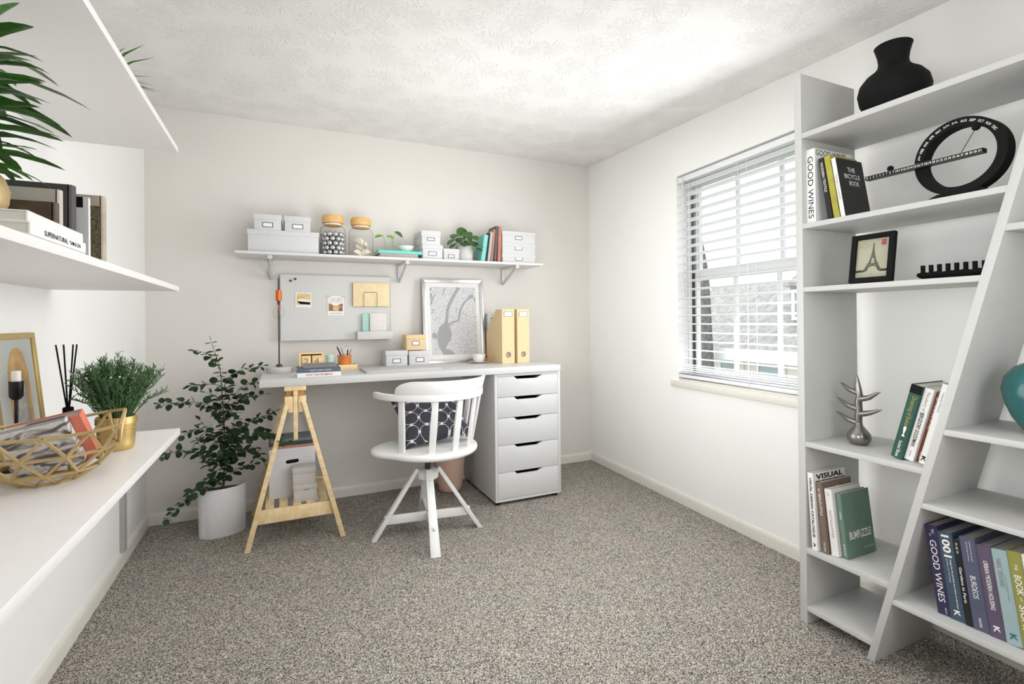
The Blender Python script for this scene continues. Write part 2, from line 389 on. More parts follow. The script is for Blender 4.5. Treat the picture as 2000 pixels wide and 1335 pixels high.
MB().box(.08, WL - .08, .098, .101, WZ0 + .08, ZM - .023).build('glass_pane', M['pane'], win)
MB().box(.05, .062, .07, .084, WZ0 + .05, WZ1 - .12).build('dark_side_strip', M['grey_d'], win)  # thin dark upright strip beside the sash
MB().box(0.001, WL - .001, .0, .085, WZ0 - .0, WZ0 + .012).build('window_sill', M['trim'], win, bevel=.003)
MB().box(-.05, WL + .05, -.022, .0, WZ0 - .042, WZ0 - .004).build('apron', M['trim'], win, bevel=.004)

bl = thing('window_blind', 'white horizontal slat blind lowered over the window', 'blind', mtx=WM)
MB().box(.006, WL - .006, .004, .052, WZ1 - .046, WZ1 - .012).build('head_rail', M['slat'], bl, bevel=.002)
sl = MB(); ns = 7
pr = []
for k in range(ns):
    t = k / (ns - 1) - .5
    pr.append((t * .05 + .018, .004 * (1 - (2 * t) ** 2)))
sec = pr + [(a, b - .0028) for a, b in reversed(pr)]
tilt = radians(-7)
sec = [(.018 + (a - .018) * cos(tilt) - b * sin(tilt), (a - .018) * sin(tilt) + b * cos(tilt)) for a, b in sec]
sl.rings([[(x, a, b) for a, b in sec] for x in (.008, WL - .008)])
z0 = .915; first = None
for k in range(21):
    if first is None: first = sl.build('slat', M['slat'], bl); o = first
    else: o = first.copy(); COL.objects.link(o); o.parent = bl
    o.location = (0, 0, z0 + .0535 * k)
for k in range(5):                                            # slats gathered on the bottom rail
    o = first.copy(); COL.objects.link(o); o.parent = bl; o.location = (random.uniform(-.004, .002), random.uniform(-.004, .003), .826 + .012 * k)
MB().box(.006, WL - .006, -.008, .044, .795, .815).build('bottom_rail', M['slat'], bl, bevel=.003)
for xm in (.12, .50, .56, .93):
    MB().tube([(xm, -.013, .80), (xm, -.013, WZ1 - .06)], .0012, 5).build('ladder_cord', M['cord'], bl)
    MB().tube([(xm, .049, .80), (xm, .049, WZ1 - .06)], .0012, 5).build('ladder_cord', M['cord'], bl)
MB().tube([(.085, -.026, WZ1 - .03), (.083, -.03, 1.29)], .0045, 8).build('tilt_wand', mat('wand', (206, 206, 204), .3), bl)

lawn = MB().box(2.9, 30, -25, 40, -3.2, -2.6).build('lawn', mat('lawn_grass', (120, 132, 96), .95, var=.2, scale=3)); tag(lawn, 'ground of pale grass outside the window', 'ground', kind='structure')
hs = thing('house', 'grey shingled brick house seen through the blind', 'house', (8, 6.2, -2.6))
brick = bpy.data.materials.new('house_brick'); brick.use_nodes = True
n_, l_ = nt(brick); bt = n_.new('ShaderNodeTexBrick'); tcb = n_.new('ShaderNodeTexCoord'); mpb = n_.new('ShaderNodeMapping'); mpb.inputs['Rotation'].default_value = (pi / 2, 0, pi / 2)
l_.new(tcb.outputs['Object'], mpb.inputs[0]); l_.new(mpb.outputs[0], bt.inputs['Vector'])
bt.inputs['Color1'].default_value = rgb(196, 150, 128); bt.inputs['Color2'].default_value = rgb(180, 132, 112); bt.inputs['Mortar'].default_value = rgb(214, 204, 194); bt.inputs['Scale'].default_value = 4
l_.new(bt.outputs[0], n_['Principled BSDF'].inputs['Base Color']); n_['Principled BSDF'].inputs['Roughness'].default_value = .9
shing = mat('grey_shingle', (150, 148, 144), .95, var=.12, scale=9)
MB().box(0, 3, -5.5, 2.5, 0, 3.15).build('wall', brick, hs)
rf = MB().prism([(-.35, 3.15), (1.5, 4.55), (3.35, 3.15), (3.35, 3.02), (-.35, 3.02)], 'y', -5.8, 2.75)
rf.build('roof', shing, hs)
MB().box(-.42, -.35, -5.85, 2.8, 2.98, 3.2).build('gutter', M['white_s'], hs)
for y in (-3.6, -.25, .62):
    t_ = MB(); rect_frame(t_, 0, 0.62, 2.15, 2.95, .07, 0, .05)
    f_ = t_.build('window', M['white_s'], hs); f_.rotation_euler = (0, 0, pi / 2); f_.location = (0.02, y, 0)
    MB().box(.07, .55, .02, .04, 2.22, 2.88).build('pane', mat('far_pane', (150, 158, 160), .15), f_)
dm = MB().box(.25, 1.15, -.75, -.15, 3.4, 4.35).build('dormer', shing, hs)
MB().prism([(-.85, 4.32), (-.45, 4.58), (-.05, 4.32)], 'x', .15, 1.25).build('dormer_roof', shing, hs)
t_ = MB(); rect_frame(t_, -.24, .24, 3.72, 4.26, .06, 0, .05); f_ = t_.build('window', M['white_s'], hs); f_.rotation_euler = (0, 0, pi / 2); f_.location = (.25, -.45, 0)
MB().box(-.18, .18, .0, .03, 3.78, 4.2).build('pane', mat('dormer_pane', (140, 146, 150), .2), f_)
dp = MB().tube([(7.4, 7.42, -2.6), (7.38, 7.12, 0), (7.33, 7.16, 2.0), (7.2, 7.3, 3.4)], [.16, .12, .1, .07], 9).build('tree_trunk', mat('bark', (98, 96, 94), .95, var=.2, scale=20)); tag(dp, 'dark grey leaning tree trunk outside the window', 'tree')

# ------------------------------------------------------------------ large furniture
# bookcase with a slanted divider
BX0, BX1 = 1.795, 2.121
bk = thing('bookcase', 'white open bookcase with a slanted divider against the window wall', 'bookcase', (BX0, 0, 0))
D = BX1 - BX0
BW = M['book_w']
def sL(z): return 1.050 - .25 * z
def sR(z): return 1.0265 - .25 * z
MB().box(0, D, 1.2615, 1.2893, 0, 2.09).build('side_panel', BW, bk, bevel=.001)
YE = .20
MB().box(0, D, YE - .028, YE, 0, 2.09).build('side_panel', BW, bk, bevel=.001)
MB().prism([(sL(0), 0), (sL(1.841), 1.841), (sR(1.841), 1.841), (sR(0), 0)], 'x', 0, D).build('slanted_divider', BW, bk, bevel=.001)
MB().box(.001, D - .001, YE, 1.2615, 1.841, 1.861).build('shelf', BW, bk, bevel=.0008)
for a, b in ((1.498, 1.5165), (1.258, 1.276), (.671, .690), (.268, .2885), (.0494, .0685)):
    MB().prism([(1.2615, a), (1.2615, b), (sL(b), b), (sL(a), a)], 'x', .001, D - .001).build('shelf', BW, bk, bevel=.0008)
for a, b in ((1.3925, 1.411), (.8035, .8215), (.565, .582), (.2225, .2407)):
    MB().prism([(sR(a), a), (sR(b), b), (YE, b), (YE, a)], 'x', .001, D - .001).build('shelf', BW, bk, bevel=.0008)

# three long shelves on the left wall
for nm, za, zb, lab in (('low', .7544, .7785, 'lowest deep white shelf on the left wall with the wire bowl'),
                        ('mid', 1.2800, 1.2975, 'middle deep white shelf on the left wall with books and brass pot'),
                        ('top', 1.7894, 1.8090, 'topmost white shelf on the left wall just below the ceiling')):
    s_ = thing('wall_shelf', lab, 'shelf', (-.35, 2.1754, za), group='long shelves on the left wall')
    t_ = zb - za
    MB().add([(0, 0, 0), (0, -2.6, 0), (-.3605, -2.6, 0), (-.3775, 0, 0), (0, 0, t_), (0, -2.6, t_), (-.3605, -2.6, t_), (-.3775, 0, t_)],
             [(0, 1, 2, 3), (7, 6, 5, 4), (0, 4, 5, 1), (1, 5, 6, 2), (2, 6, 7, 3), (3, 7, 4, 0)]).build('board', M['shelf_l'], s_, bevel=.001)

# narrow shelf over the desk, with its three brackets
ws = thing('wall_shelf', 'narrow white shelf over the desk on three white brackets', 'shelf', (-.25, 3.21, 1.559))
MB().box(0, 1.972, 0, .284, 0, .0155).build('board', M['white'], ws, bevel=.001)
for bx in (.178, .984, 1.775):
    br = MB(); br.box(bx - .011, bx + .011, .022, .284, -.012, 0); br.box(bx - .011, bx + .011, .274, .284, -.125, -.012)
    br.bar((bx, .034, -.012), (bx, .277, -.118), .02, .008, (1, 0, 0))
    br.box(bx - .0125, bx + .0125, .018, .040, -.022, 0)
    br.build('bracket', M['white_s'], ws)

# desk top
DX0, DX1, DY0, DY1, DZ = -.118, 1.655, 2.858, 3.472, .868
dk = MB().box(DX0, DX1, DY0, DY1, .828, DZ).build('desk', M['white_s'], bevel=.0015)
tag(dk, 'long white table top on the trestle and the drawer cabinet', 'desk')

# drawer cabinet
dc = thing('drawer_cabinet', 'white five drawer cabinet carrying the right end of the desk', 'cabinet', (1.192, 2.878, 0))
W_, H0, H1, DD = .470, .022, .827, .575
for x in (0, W_ - .018): MB().box(x, x + .018, 0, DD, H0, H1).build('side_panel', M['white_s'], dc, bevel=.001)
MB().box(.018, W_ - .018, 0, DD, H1 - .018, H1).build('top_panel', M['white_s'], dc)
MB().box(.018, W_ - .018, 0, DD, H0, H0 + .016).build('bottom_panel', M['white_s'], dc)
MB().box(.018, W_ - .018, DD - .008, DD, H0 + .016, H1 - .018).build('back_panel', M['white_s'], dc)
zs = [.8085, .678, .5475, .3755, .2045, .0385]
for k in range(5):
    zt, zb = zs[k] - .0012, zs[k + 1] + .0012
    x0, x1 = .0195, W_ - .0195
    poly = [(x0, zb), (x1, zb), (x1, zt), (.336, zt), (.296, zt - .0185), (.154, zt - .0185), (.132, zt), (x0, zt)]
    dr = MB().prism(poly, 'y', .0005, .0185).build('drawer_front', M['white_s'], dc, bevel=.0007)
    bxm = MB(); bxm.box(x0 + .02, x1 - .02, .03, DD - .03, zb + .02, zb + .026); bxm.box(x0 + .02, x0 + .03, .03, DD - .03, zb + .026, zt - .05); bxm.box(x1 - .03, x1 - .02, .03, DD - .03, zb + .026, zt - .05)
    bxm.build('drawer_box', M['black'], dr)
for x in (.03, W_ - .03):
    for y in (.04, DD - .04):
        MB().lathe([(.017, 0), (.019, .004), (.019, .012), (.012, .0135), (.012, .0215)], 16, x, y).build('foot', M['black'], dc)

# trestle
tr = thing('trestle', 'pine trestle with slatted shelf under the left end of the desk', 'trestle', (0.052, 2.875, 0))
TY = .497
P, PH, PY = M['pine'], M['pine_h'], M['pine_y']
MB().box(-.054, .052, -.012, TY + .012, .803, .8275).build('top_beam', P, tr, bevel=.001)
for s in (-1, 1):
    mb = MB()
    poly = [(s * .013, .690), (s * .036, .690), (s * .036, .716), (s * .052, .716), (s * .052, .774), (s * .013, .774)]
    mb.prism(poly, 'y', -.012, TY + .012)
    mb.build('hub_beam', P, tr, bevel=.001)
for y in (0, TY):
    MB().box(-.0105, .0105, y - .010, y + .010, .545, .803).build('height_post', PH, tr, bevel=.001)
    MB().box(-.045, .045, y - .006 + (.02 if y == 0 else -.02), y + .006 + (.02 if y == 0 else -.02), .776, .802).build('cross_block', mat('pine_recess_shade', (196, 140, 96), .6), tr)  # red-brown tone puts the shadow of the recess into the block's colour
    for s, xf in ((-1, -.2305), (1, .2315)):
        xt = s * .041; wv = .0135
        yy = y - .001 + (-.013 if y == 0 else .013)
        poly = [(xf - wv, 0), (xf + wv, 0), (xt + wv * .9, .745 if s < 0 else .735), (xt - wv * .9, .735 if s < 0 else .745)]
        MB().prism(poly, 'y', yy - .011, yy + .011).build('leg', PH, tr, bevel=.001)
    yy = y + (.0095 if y == 0 else -.0095)
    MB().prism([(-.193, .124), (.193, .124), (.174, .194), (-.174, .194)], 'y', yy - .0095 + .001, yy + .0095).build('stretcher', P, tr, bevel=.001)
for k in range(5):
    x = -.15 + k * .067
    MB().box(x, x + .042, .021, TY - .021, .172, .188).build('slat', PY, tr, bevel=.001)
MB().box(-.168, .168, .0195, .036, .150, .172).build('slat_rail', P, tr); MB().box(-.168, .168, TY - .036, TY - .0195, .150, .172).build('slat_rail', P, tr)

# swivel chair
CH = Vector((.712, 2.690, 0)); fw = radians(118)
ch = thing('swivel_chair', 'white wooden swivel chair with spindle back turned to the desk', 'chair', (CH.x, CH.y, 0))
def pol(r, a, z=0): return (r * cos(a), r * sin(a), z)
WS = M['chair_w']
legang = [radians(173), radians(262), radians(353), radians(82)]
for a in legang:
    u = Vector((cos(a), sin(a), 0))
    top, foot = u * .056 + Vector((0, 0, .352)), u * .288
    t = Vector((-sin(a), cos(a), 0)); nrm = (foot - top).normalized().cross(t)
    q = []
    for p, wd in ((top + Vector((0, 0, .006)), .036), (foot, .050)):
        th = .010
        hz = Vector((u.x, u.y, 0))
        if p is not foot:
            q.append([p - t * wd / 2 - nrm * th, p + t * wd / 2 - nrm * th, p + t * wd / 2 + nrm * th, p - t * wd / 2 + nrm * th])
        else:
            q.append([p - t * wd / 2 - hz * .013, p + t * wd / 2 - hz * .013, p + t * wd / 2 + hz * .013, p - t * wd / 2 + hz * .013])
    l_ = MB().rings(q)
    lo = l_.build('leg', WS, ch, bevel=.0015)
    bb = MB()
    for f_, rr in ((.11, .006), (.70, .0075)):
        p = top.lerp(foot, f_) + u * .0105
        bb.ball(p, rr, 10, 6)
    bb.build('bolt', M['silver_f'], lo)
MB().lathe([(.048, .300), (.058, .308), (.060, .342), (.046, .352), (.026, .354)], 24).build('hub', WS, ch)
MB().lathe([(.0155, .33), (.0155, .448)], 16).build('post', M['grey_d'], ch)
MB().tube([(.02, .03, .438), (.075, .06, .43), (.105, .08, .425)], .005, 6).build('height_lever', M['black'], ch)
for a in (legang[0], legang[1]):
    p = Vector(pol(.232, a, .098)); p2 = Vector(pol(-.232, a, .098))
    MB().bar(p2, p, .018, .046).build('stretcher', WS, ch, bevel=.0015)
# seat: rounded at the back, wide corners in front
out = []
for k in range(64):
    a = 2 * pi * k / 64
    ca, sa = cos(a), sin(a)                       # local: x forward, y left
    r = .262
    if ca > -.1:
        m_ = .245; e_ = 3.4
        r2 = 1 / ((abs(ca) / m_) ** e_ + (abs(sa) / .300) ** e_) ** (1 / e_)
        f_ = min(1, (ca + .1) / .5); f_ = f_ * f_ * (3 - 2 * f_)
        r = r * (1 - f_) + r2 * f_
    out.append((r * ca, r * sa))
def seat_ring(k, z): return [(x * k * cos(fw) - y * k * sin(fw) + .02, x * k * sin(fw) + y * k * cos(fw) + .02, z) for x, y in out]
MB().rings([seat_ring(.90, .447), seat_ring(.965, .449), seat_ring(.99, .456), seat_ring(1.0, .466), seat_ring(.99, .476), seat_ring(.965, .481), seat_ring(.90, .4825), seat_ring(.5, .480)]).build('seat', WS, ch, smooth=50)
SC0 = Vector((.028, .05, 0)); RC = Vector((.038, .01, 0))
for a in (217, 257, 288, 317, 350, 20):
    a = radians(a); u = Vector((cos(a), sin(a), 0)); t = Vector((-sin(a), cos(a), 0))
    b0 = SC0 + u * .234 + Vector((0, 0, .478))
    dr_ = .262 if 230 < math.degrees(a) % 360 < 330 else .275
    b1 = RC + u * (dr_ - .012) + Vector((0, 0, .758))
    wd0, wd1, th = .021, .016, .007
    MB().rings([[b - t * w2 - u * th, b + t * w2 - u * th, b + t * w2 + u * th, b - t * w2 + u * th] for b, w2 in ((b0, wd0 * .8), (b0.lerp(b1, .5), .019), (b1, wd1))]).build('spindle', WS, ch, bevel=.002)
def railr(a):     # radius of the bent rail
    d = abs(((math.degrees(a) - 288 + 180) % 360) - 180)
    return .258 + .055 * max(0, (d - 45) / 75) ** 1.4
rs = []
for k in range(49):
    a = radians(172 + (404 - 172) * k / 48); u = Vector((cos(a), sin(a), 0)); r = railr(a)
    th = .014; p = RC + u * r
    z1 = .792 - .006 * abs(((k / 48) - .5) * 2) ** 2
    rs.append([p - u * th + Vector((0, 0, .755)), p + u * th + Vector((0, 0, .755)), p + u * th + Vector((0, 0, z1)), p - u * th + Vector((0, 0, z1))])
MB().rings(rs).build('arm_rail', WS, ch, bevel=.004)
rs = []
for k in range(61):
    f_ = k / 60
    a = radians(211 + (366 - 211) * f_); u = Vector((cos(a), sin(a), 0))
    e = min(1, min(f_, 1 - f_) / .17); e = sqrt(max(0, 1 - (1 - e) ** 2))
    hgt = .006 + .069 * e
    r = railr(a); p = RC + u * r; th = .0115
    top = u * .022 * (hgt / .075)
    rs.append([p - u * th + Vector((0, 0, .785)), p + u * th + Vector((0, 0, .785)), p + top + u * th * .75 + Vector((0, 0, .785 + hgt)), p + top - u * th * .75 + Vector((0, 0, .785 + hgt))])
MB().rings(rs).build('back_crest', WS, ch, bevel=.003)

# cushion on the chair seat
cu_m, n, l, p = base('trellis_fabric')
tc = n.new('ShaderNodeTexCoord'); mp = n.new('ShaderNodeMapping'); mp.inputs['Rotation'].default_value = (0, 0, radians(12)); l.new(tc.outputs['Object'], mp.inputs[0])
sp = n.new('ShaderNodeSeparateXYZ'); l.new(mp.outputs[0], sp.inputs[0])
def mth(op, a, b=None):
    q = n.new('ShaderNodeMath'); q.operation = op
    for i, x in enumerate((a, b)):
        if x is None: continue
        if isinstance(x, (int, float)): q.inputs[i].default_value = x
        else: l.new(x, q.inputs[i])
    return q.outputs[0]
KF = 76
X_, Y_ = mth('MULTIPLY', sp.outputs[0], KF), mth('MULTIPLY', sp.outputs[1], KF)
s1 = mth('ADD', mth('COSINE', X_), mth('COSINE', Y_))
s2 = mth('ADD', mth('COSINE', mth('MULTIPLY', X_, 2)), mth('COSINE', mth('MULTIPLY', Y_, 2)))
s3 = mth('MULTIPLY', mth('COSINE', mth('MULTIPLY', X_, 3)), mth('COSINE', mth('MULTIPLY', Y_, 3)))
F_ = mth('ADD', mth('ADD', s1, mth('MULTIPLY', s2, .34)), mth('MULTIPLY', s3, .16))
ab = mth('ABSOLUTE', mth('ADD', F_, -.50))
rp = n.new('ShaderNodeValToRGB'); e = rp.color_ramp.elements
e[0].position = .11; e[0].color = rgb(226, 222, 222); e[1].position = .17; e[1].color = rgb(58, 57, 66); l.new(ab, rp.inputs[0])
l.new(rp.outputs[0], p.inputs['Base Color']); p.inputs['Roughness'].default_value = .9
cs = MB(); N = 18; S_ = .192
def cpt(i, j, sgn):
    u, v = 2 * i / N - 1, 2 * j / N - 1
    ed = (1 - abs(u) ** 2.6) * (1 - abs(v) ** 2.6)
    pin = 1 - .10 * (1 - abs(u) ** 1.5) * abs(v) ** 4
    pin2 = 1 - .10 * (1 - abs(v) ** 1.5) * abs(u) ** 4
    wob = .004 * sin(5 * u + 2 * v) + .004 * sin(4 * v - 3 * u)
    return (S_ * u * pin2, .84 * S_ * v * pin, sgn * (.066 * ed ** .55) + wob)
vs = [cpt(i, j, 1) for j in range(N + 1) for i in range(N + 1)] + [cpt(i, j, -1) for j in range(N + 1) for i in range(N + 1)]
fs = []
for sgn in (0, 1):
    o_ = sgn * (N + 1) ** 2
    for j in range(N):
        for i in range(N):
            q = (o_ + j * (N + 1) + i, o_ + j * (N + 1) + i + 1, o_ + (j + 1) * (N + 1) + i + 1, o_ + (j + 1) * (N + 1) + i)
            fs.append(q if sgn == 0 else q[::-1])
cs.add(vs, fs)
cush = cs.build('cushion', cu_m, smooth=80, recalc=False)
bm = bmesh.new(); bm.from_mesh(cush.data); bmesh.ops.remove_doubles(bm, verts=bm.verts, dist=.0004); bmesh.ops.recalc_face_normals(bm, faces=bm.faces); bm.to_mesh(cush.data); bm.free()
cz_ = Vector((-.05, -.68, .73)).normalized(); cx_ = Vector((1, .05, 0)); cx_ = (cx_ - cz_ * cx_.dot(cz_)).normalized(); cy_ = cz_.cross(cx_)
rot_ = frame_mtx((0, 0, 0), cx_, cy_, cz_) @ Matrix.Rotation(radians(4), 4, 'Z')
cush.matrix_basis = Matrix.Translation((.757, 2.765, .602)) @ rot_
zmin = min((cush.matrix_basis @ v.co).z for v in cush.data.vertices)
cush.location.z += .4825 - zmin
tag(cush, 'charcoal cushion with white trellis pattern on the white chair', 'cushion')

# waste bin beside the drawers
bn = thing('waste_bin', 'dusty pink waste bin on the carpet behind the chair', 'bin', (1.03, 3.30, 0))
MB().lathe([(.05, 0), (.066, .004), (.078, .02), (.084, .05), (.112, .30), (.109, .30), (.081, .05), (.072, .015), (.03, .012)], 40).build('body', M['pink'], bn, smooth=40)
MB().lathe([(.109, .297), (.1135, .297), (.1135, .303), (.109, .303), (.109, .297)], 40, caps=False).build('rim', M['pink'], bn)

# ------------------------------------------------------------------ storage boxes with label holders
def sbox(label, group, x0, x1, yf, dep, z0, z1, lid, m, lab=None, hole=None, name='storage_box', rz=0):
    cx, cy = (x0 + x1) / 2, yf + dep / 2
    t = thing(name, label, 'box', (cx, cy, z0), (0, 0, rz), group)
    hw, hd, h = (x1 - x0) / 2, dep / 2, z1 - z0
    ins = .003
    MB().box(-hw + ins, hw - ins, -hd + ins, hd - ins, 0, h - lid + .004).build('body', m, t, bevel=.0012)
    if lid: MB().box(-hw, hw, -hd, hd, h - lid, h).build('lid', m, t, bevel=.0015)
    if lab:
        a, b, c_, d_ = lab[0] - cx, lab[1] - cx, lab[2] - z0, lab[3] - z0
        f = MB(); rect_frame(f, a, b, c_, d_, .0032, -hd + ins - .0022, -hd + ins - .0002)
        fo = f.build('label_holder', M['grey_d'], t)
        MB().box(a + .002, b - .002, -hd + ins - .0008, -hd + ins - .0001, c_ + .002, d_ - .002).build('label_card', M['paper_w'], fo)
    if hole:
        a, b, c_, d_ = hole[0] - cx, hole[1] - cx, hole[2] - z0, hole[3] - z0
        r = (d_ - c_) / 2; q = []
        for k in range(9): q.append((b - r + r * sin(pi * k / 8), (c_ + d_) / 2 + r * cos(pi * k / 8)))
        for k in range(9): q.append((a + r - r * sin(pi * k / 8), (c_ + d_) / 2 - r * cos(pi * k / 8)))
        MB().prism(q, 'y', -hd + ins - .0006, -hd + ins + .002).build('hand_hole', M['black'], t)
    return t
ZS = 1.5748
GW = 'white boxes on the shelf over the desk'
sbox('long white lidded box at the left end of the shelf over the desk', GW, -.190, .199, 3.25, .21, ZS, 1.708, .030, M['card_w'])
sbox('small white labelled box on the long box, left one of the pair', GW, -.157, -.008, 3.255, .19, 1.7082, 1.799, .032, M['card_w'], (-.111, -.055, 1.724, 1.752))
sbox('small white labelled box on the long box, next to the jar of silver balls', GW, .005, .153, 3.255, .19, 1.7082, 1.799, .032, M['card_w'], (.050, .109, 1.724, 1.752))
sbox('white labelled box on top of another, right of the small white bowl', GW, .833, .964, 3.25, .20, 1.6742, 1.767, .035, M['card_w'], (.871, .922, 1.700, 1.721))
sbox('white labelled box carrying a box of its size, right of the bowl', GW, .838, .980, 3.25, .20, ZS, 1.6738, .028, M['card_w'], (.879, .935, 1.602, 1.627))
sbox('lowest and smallest white box, beside the pot of round leaves', GW, .983, 1.096, 3.25, .19, ZS, 1.653, .026, M['card_w'], (1.015, 1.061, 1.592, 1.614))
for k, (a, b, lz, ad) in enumerate(((ZS, 1.6400, 1.606, 'bottom'), (1.6402, 1.7150, 1.6815, 'middle'), (1.7152, 1.802, 1.756, 'topmost'))):
    sbox(f'{ad} white labelled box of the stack at the right end of the desk shelf', GW, 1.417, 1.682, 3.25, .21, a, b, .024, M['card_w'], (1.518, 1.575, lz - .0125, lz + .0125))
GD = 'labelled boxes on the desk'
sbox('white labelled box on the desk, left of the pair under the cream one', GD, .597, .741, 3.275, .14, DZ + .0003, .971, .031, M['card_w'], (.642, .695, .891, .920))
sbox('pale grey labelled box on the desk in front of the framed map', GD, .748, .889, 3.275, .14, DZ + .0003, .966, .030, M['card_p'], (.795, .850, .893, .922))
sbox('cream yellow labelled box set on top of the two desk boxes', GD, .733, .868, 3.285, .125, .9712, 1.072, .030, M['card_y'], (.772, .822, 1.003, 1.031))

# two glass jars with light wood lids
def jar(label, x, r, y, zt, neck0):
    t = thing('glass_jar', label, 'jar', (x, y, ZS), group='wood lidded jars on the desk shelf')
    h = neck0 - ZS
    MB().lathe([(r * .10, .0004), (r * .90, .0004), (r * .98, .004), (r, .012), (r, h - .028), (r * .94, h - .010), (r * .78, h), (r * .70, h + .006), (r * .70, h + .022)], 40, caps=False).build('glass_body', M['glass'], t, smooth=60)
    z1 = zt - ZS
    MB().lathe([(r * .66, h + .006), (r * .66, h + .0225), (r * .80, h + .0225), (r * .83, h + .028), (r * .83, z1 - .008), (r * .78, z1), (r * .3, z1 + .001)], 40).build('lid', M['cork'], t)
    MB().lathe([(r * .705, h + .010), (r * .73, h + .010), (r * .73, h + .016), (r * .705, h + .016), (r * .705, h + .010)], 32, caps=False).build('seal_ring', M['porcelain'], t)
JY = 3.335
jar('glass jar of silver balls with a light wood lid on the desk shelf', .286, .078, JY, 1.832, 1.763)
jar('glass jar of cream soap pieces with a light wood lid on the desk shelf', .457, .077, JY, 1.829, 1.759)
proto = None; br_ = .0165; zl = ZS + .0063 + br_; kk = 0
lay = 0; zc = zl
while zc < 1.745 - br_ * .4:
    for ring, n_ in ((.0565, 10), (.026, 4)):
        for k in range(n_):
            if zc > 1.715 and random.random() < .45: continue
            a = 2 * pi * (k + .5 * (lay % 2)) / n_ + ring * 20
            p = (.286 + ring * cos(a), JY + ring * sin(a), zc + random.uniform(-.0005, .0005))
            if proto is None: proto = MB().ball((0, 0, 0), br_, 16, 10).build('silver_ball', M['chrome'], smooth=80); o = proto
            else: o = proto.copy(); COL.objects.link(o)
            o.location = p; tag(o, 'shiny silver ball inside the wood lidded glass jar', 'ball', 'silver balls in the jar')
    lay += 1; zc += .0285
GC = 'cream soap pieces in the jar'
SOAPL = ('lowest left', 'lowest right', 'middle left', 'upper right', 'topmost left')
for k, (x, y, z, rx, ry, rz, s_) in enumerate(((.432, 3.315, 1.592, 1.3, .5, .3, 1), (.484, 3.310, 1.594, 1.35, -.3, -.4, 1), (.446, 3.345, 1.632, 1.25, .5, .6, 1.05), (.484, 3.330, 1.648, 1.4, .1, 1.5, 1.15), (.440, 3.325, 1.672, 1.2, -.5, 2.6, 1.0))):
    q = [(.034 * s_ * cos(a), .034 * s_ * sin(a)) for a in [pi * j / 8 * 1.0 for j in range(9)]]
    o = MB().prism(q, 'z', -.0085, .0085).build('soap_piece', M['cream_s'], bevel=.002)
    o.location = (x, y, z); o.rotation_euler = (rx, ry, rz)
    tag(o, SOAPL[k] + ' of the cream soap pieces inside the glass jar', 'soap', GC)

# ------------------------------------------------------------------ books
def book(label, M4, t, h, d, cover, pages='paper', spine_txt=(), cover_txt=(), group=None, spine_m=None, cat='book', shell=.0022, neg=True, name='book', round_=0):
    """local frame: spine towards -X, fore edge +X, thickness along Y ([-t,0] if neg else [0,t]), height Z"""
    b = thing(name, label, cat, mtx=M4, group=group)
    y0, y1 = (-t, 0) if neg else (0, t)
    cm = cover if not isinstance(cover, str) else M[cover]
    mb = MB(); mb.box(0, d, y0, y0 + shell, 0, h); mb.box(0, d, y1 - shell, y1, 0, h)
    if round_:
        ym = (y0 + y1) / 2; q = [(-round_ * sin(pi * k / 8) + shell * .5, ym - (t / 2) * cos(pi * k / 8)) for k in range(9)]
        q2 = [(x + shell, y) for x, y in q]
        mb.prism(q + q2[::-1], 'z', 0, h)
    else:
        mb.box(0, shell * 1.5, y0 + shell, y1 - shell, 0, h)
    co = mb.build('cover', cm, b, bevel=.0005, seg=1)
    if spine_m is not None: MB().box(-.0005, 0, y0, y1, 0.0002, h - .0002).build('spine', spine_m, b)
    MB().box(shell * 1.5 + .0005, d - .003, y0 + shell, y1 - shell, .003, h - .003).build('pages', M[pages], b)
    xs = -.0006 if spine_m is not None else 0
    if round_: xs = -round_
    for (txt, f0, f1, wf, m, *bo) in spine_txt:       # f0..f1 along the height from the top, wf = share of thickness
        ym = (y0 + y1) / 2 - (bo[1] * t if len(bo) > 1 else 0)
        MB().text(txt, (xs, ym, h * (1 - (f0 + f1) / 2)), (0, 0, -1), (0, -1, 0), (f1 - f0) * h, wf * t, bo[0] if bo else 0).build('spine_lettering', M[m], b, smooth=0)
    for (txt, cx_, cz_, w_, h_, m, *bo) in cover_txt:  # on the -Y cover
        MB().text(txt, (cx_ * d, y0, cz_ * h), (1, 0, 0), (0, 0, 1), w_ * d, h_ * h if h_ else None, bo[0] if bo else 0).build('cover_lettering', M[m], b, smooth=0)
    return b
def cov(name, c, rough=.55, var=.02): 
    return mat(name, c, rough, var=var, scale=20)
def Mlean(x, y, z, deg):       # deg > 0 leans the top towards +Y
    return Matrix.Translation((x, y, z)) @ Matrix.Rotation(-radians(deg), 4, 'X')
GB = 'books in the white bookcase'
Z4, Z5, Z2 = .2407, .2885, 1.5165
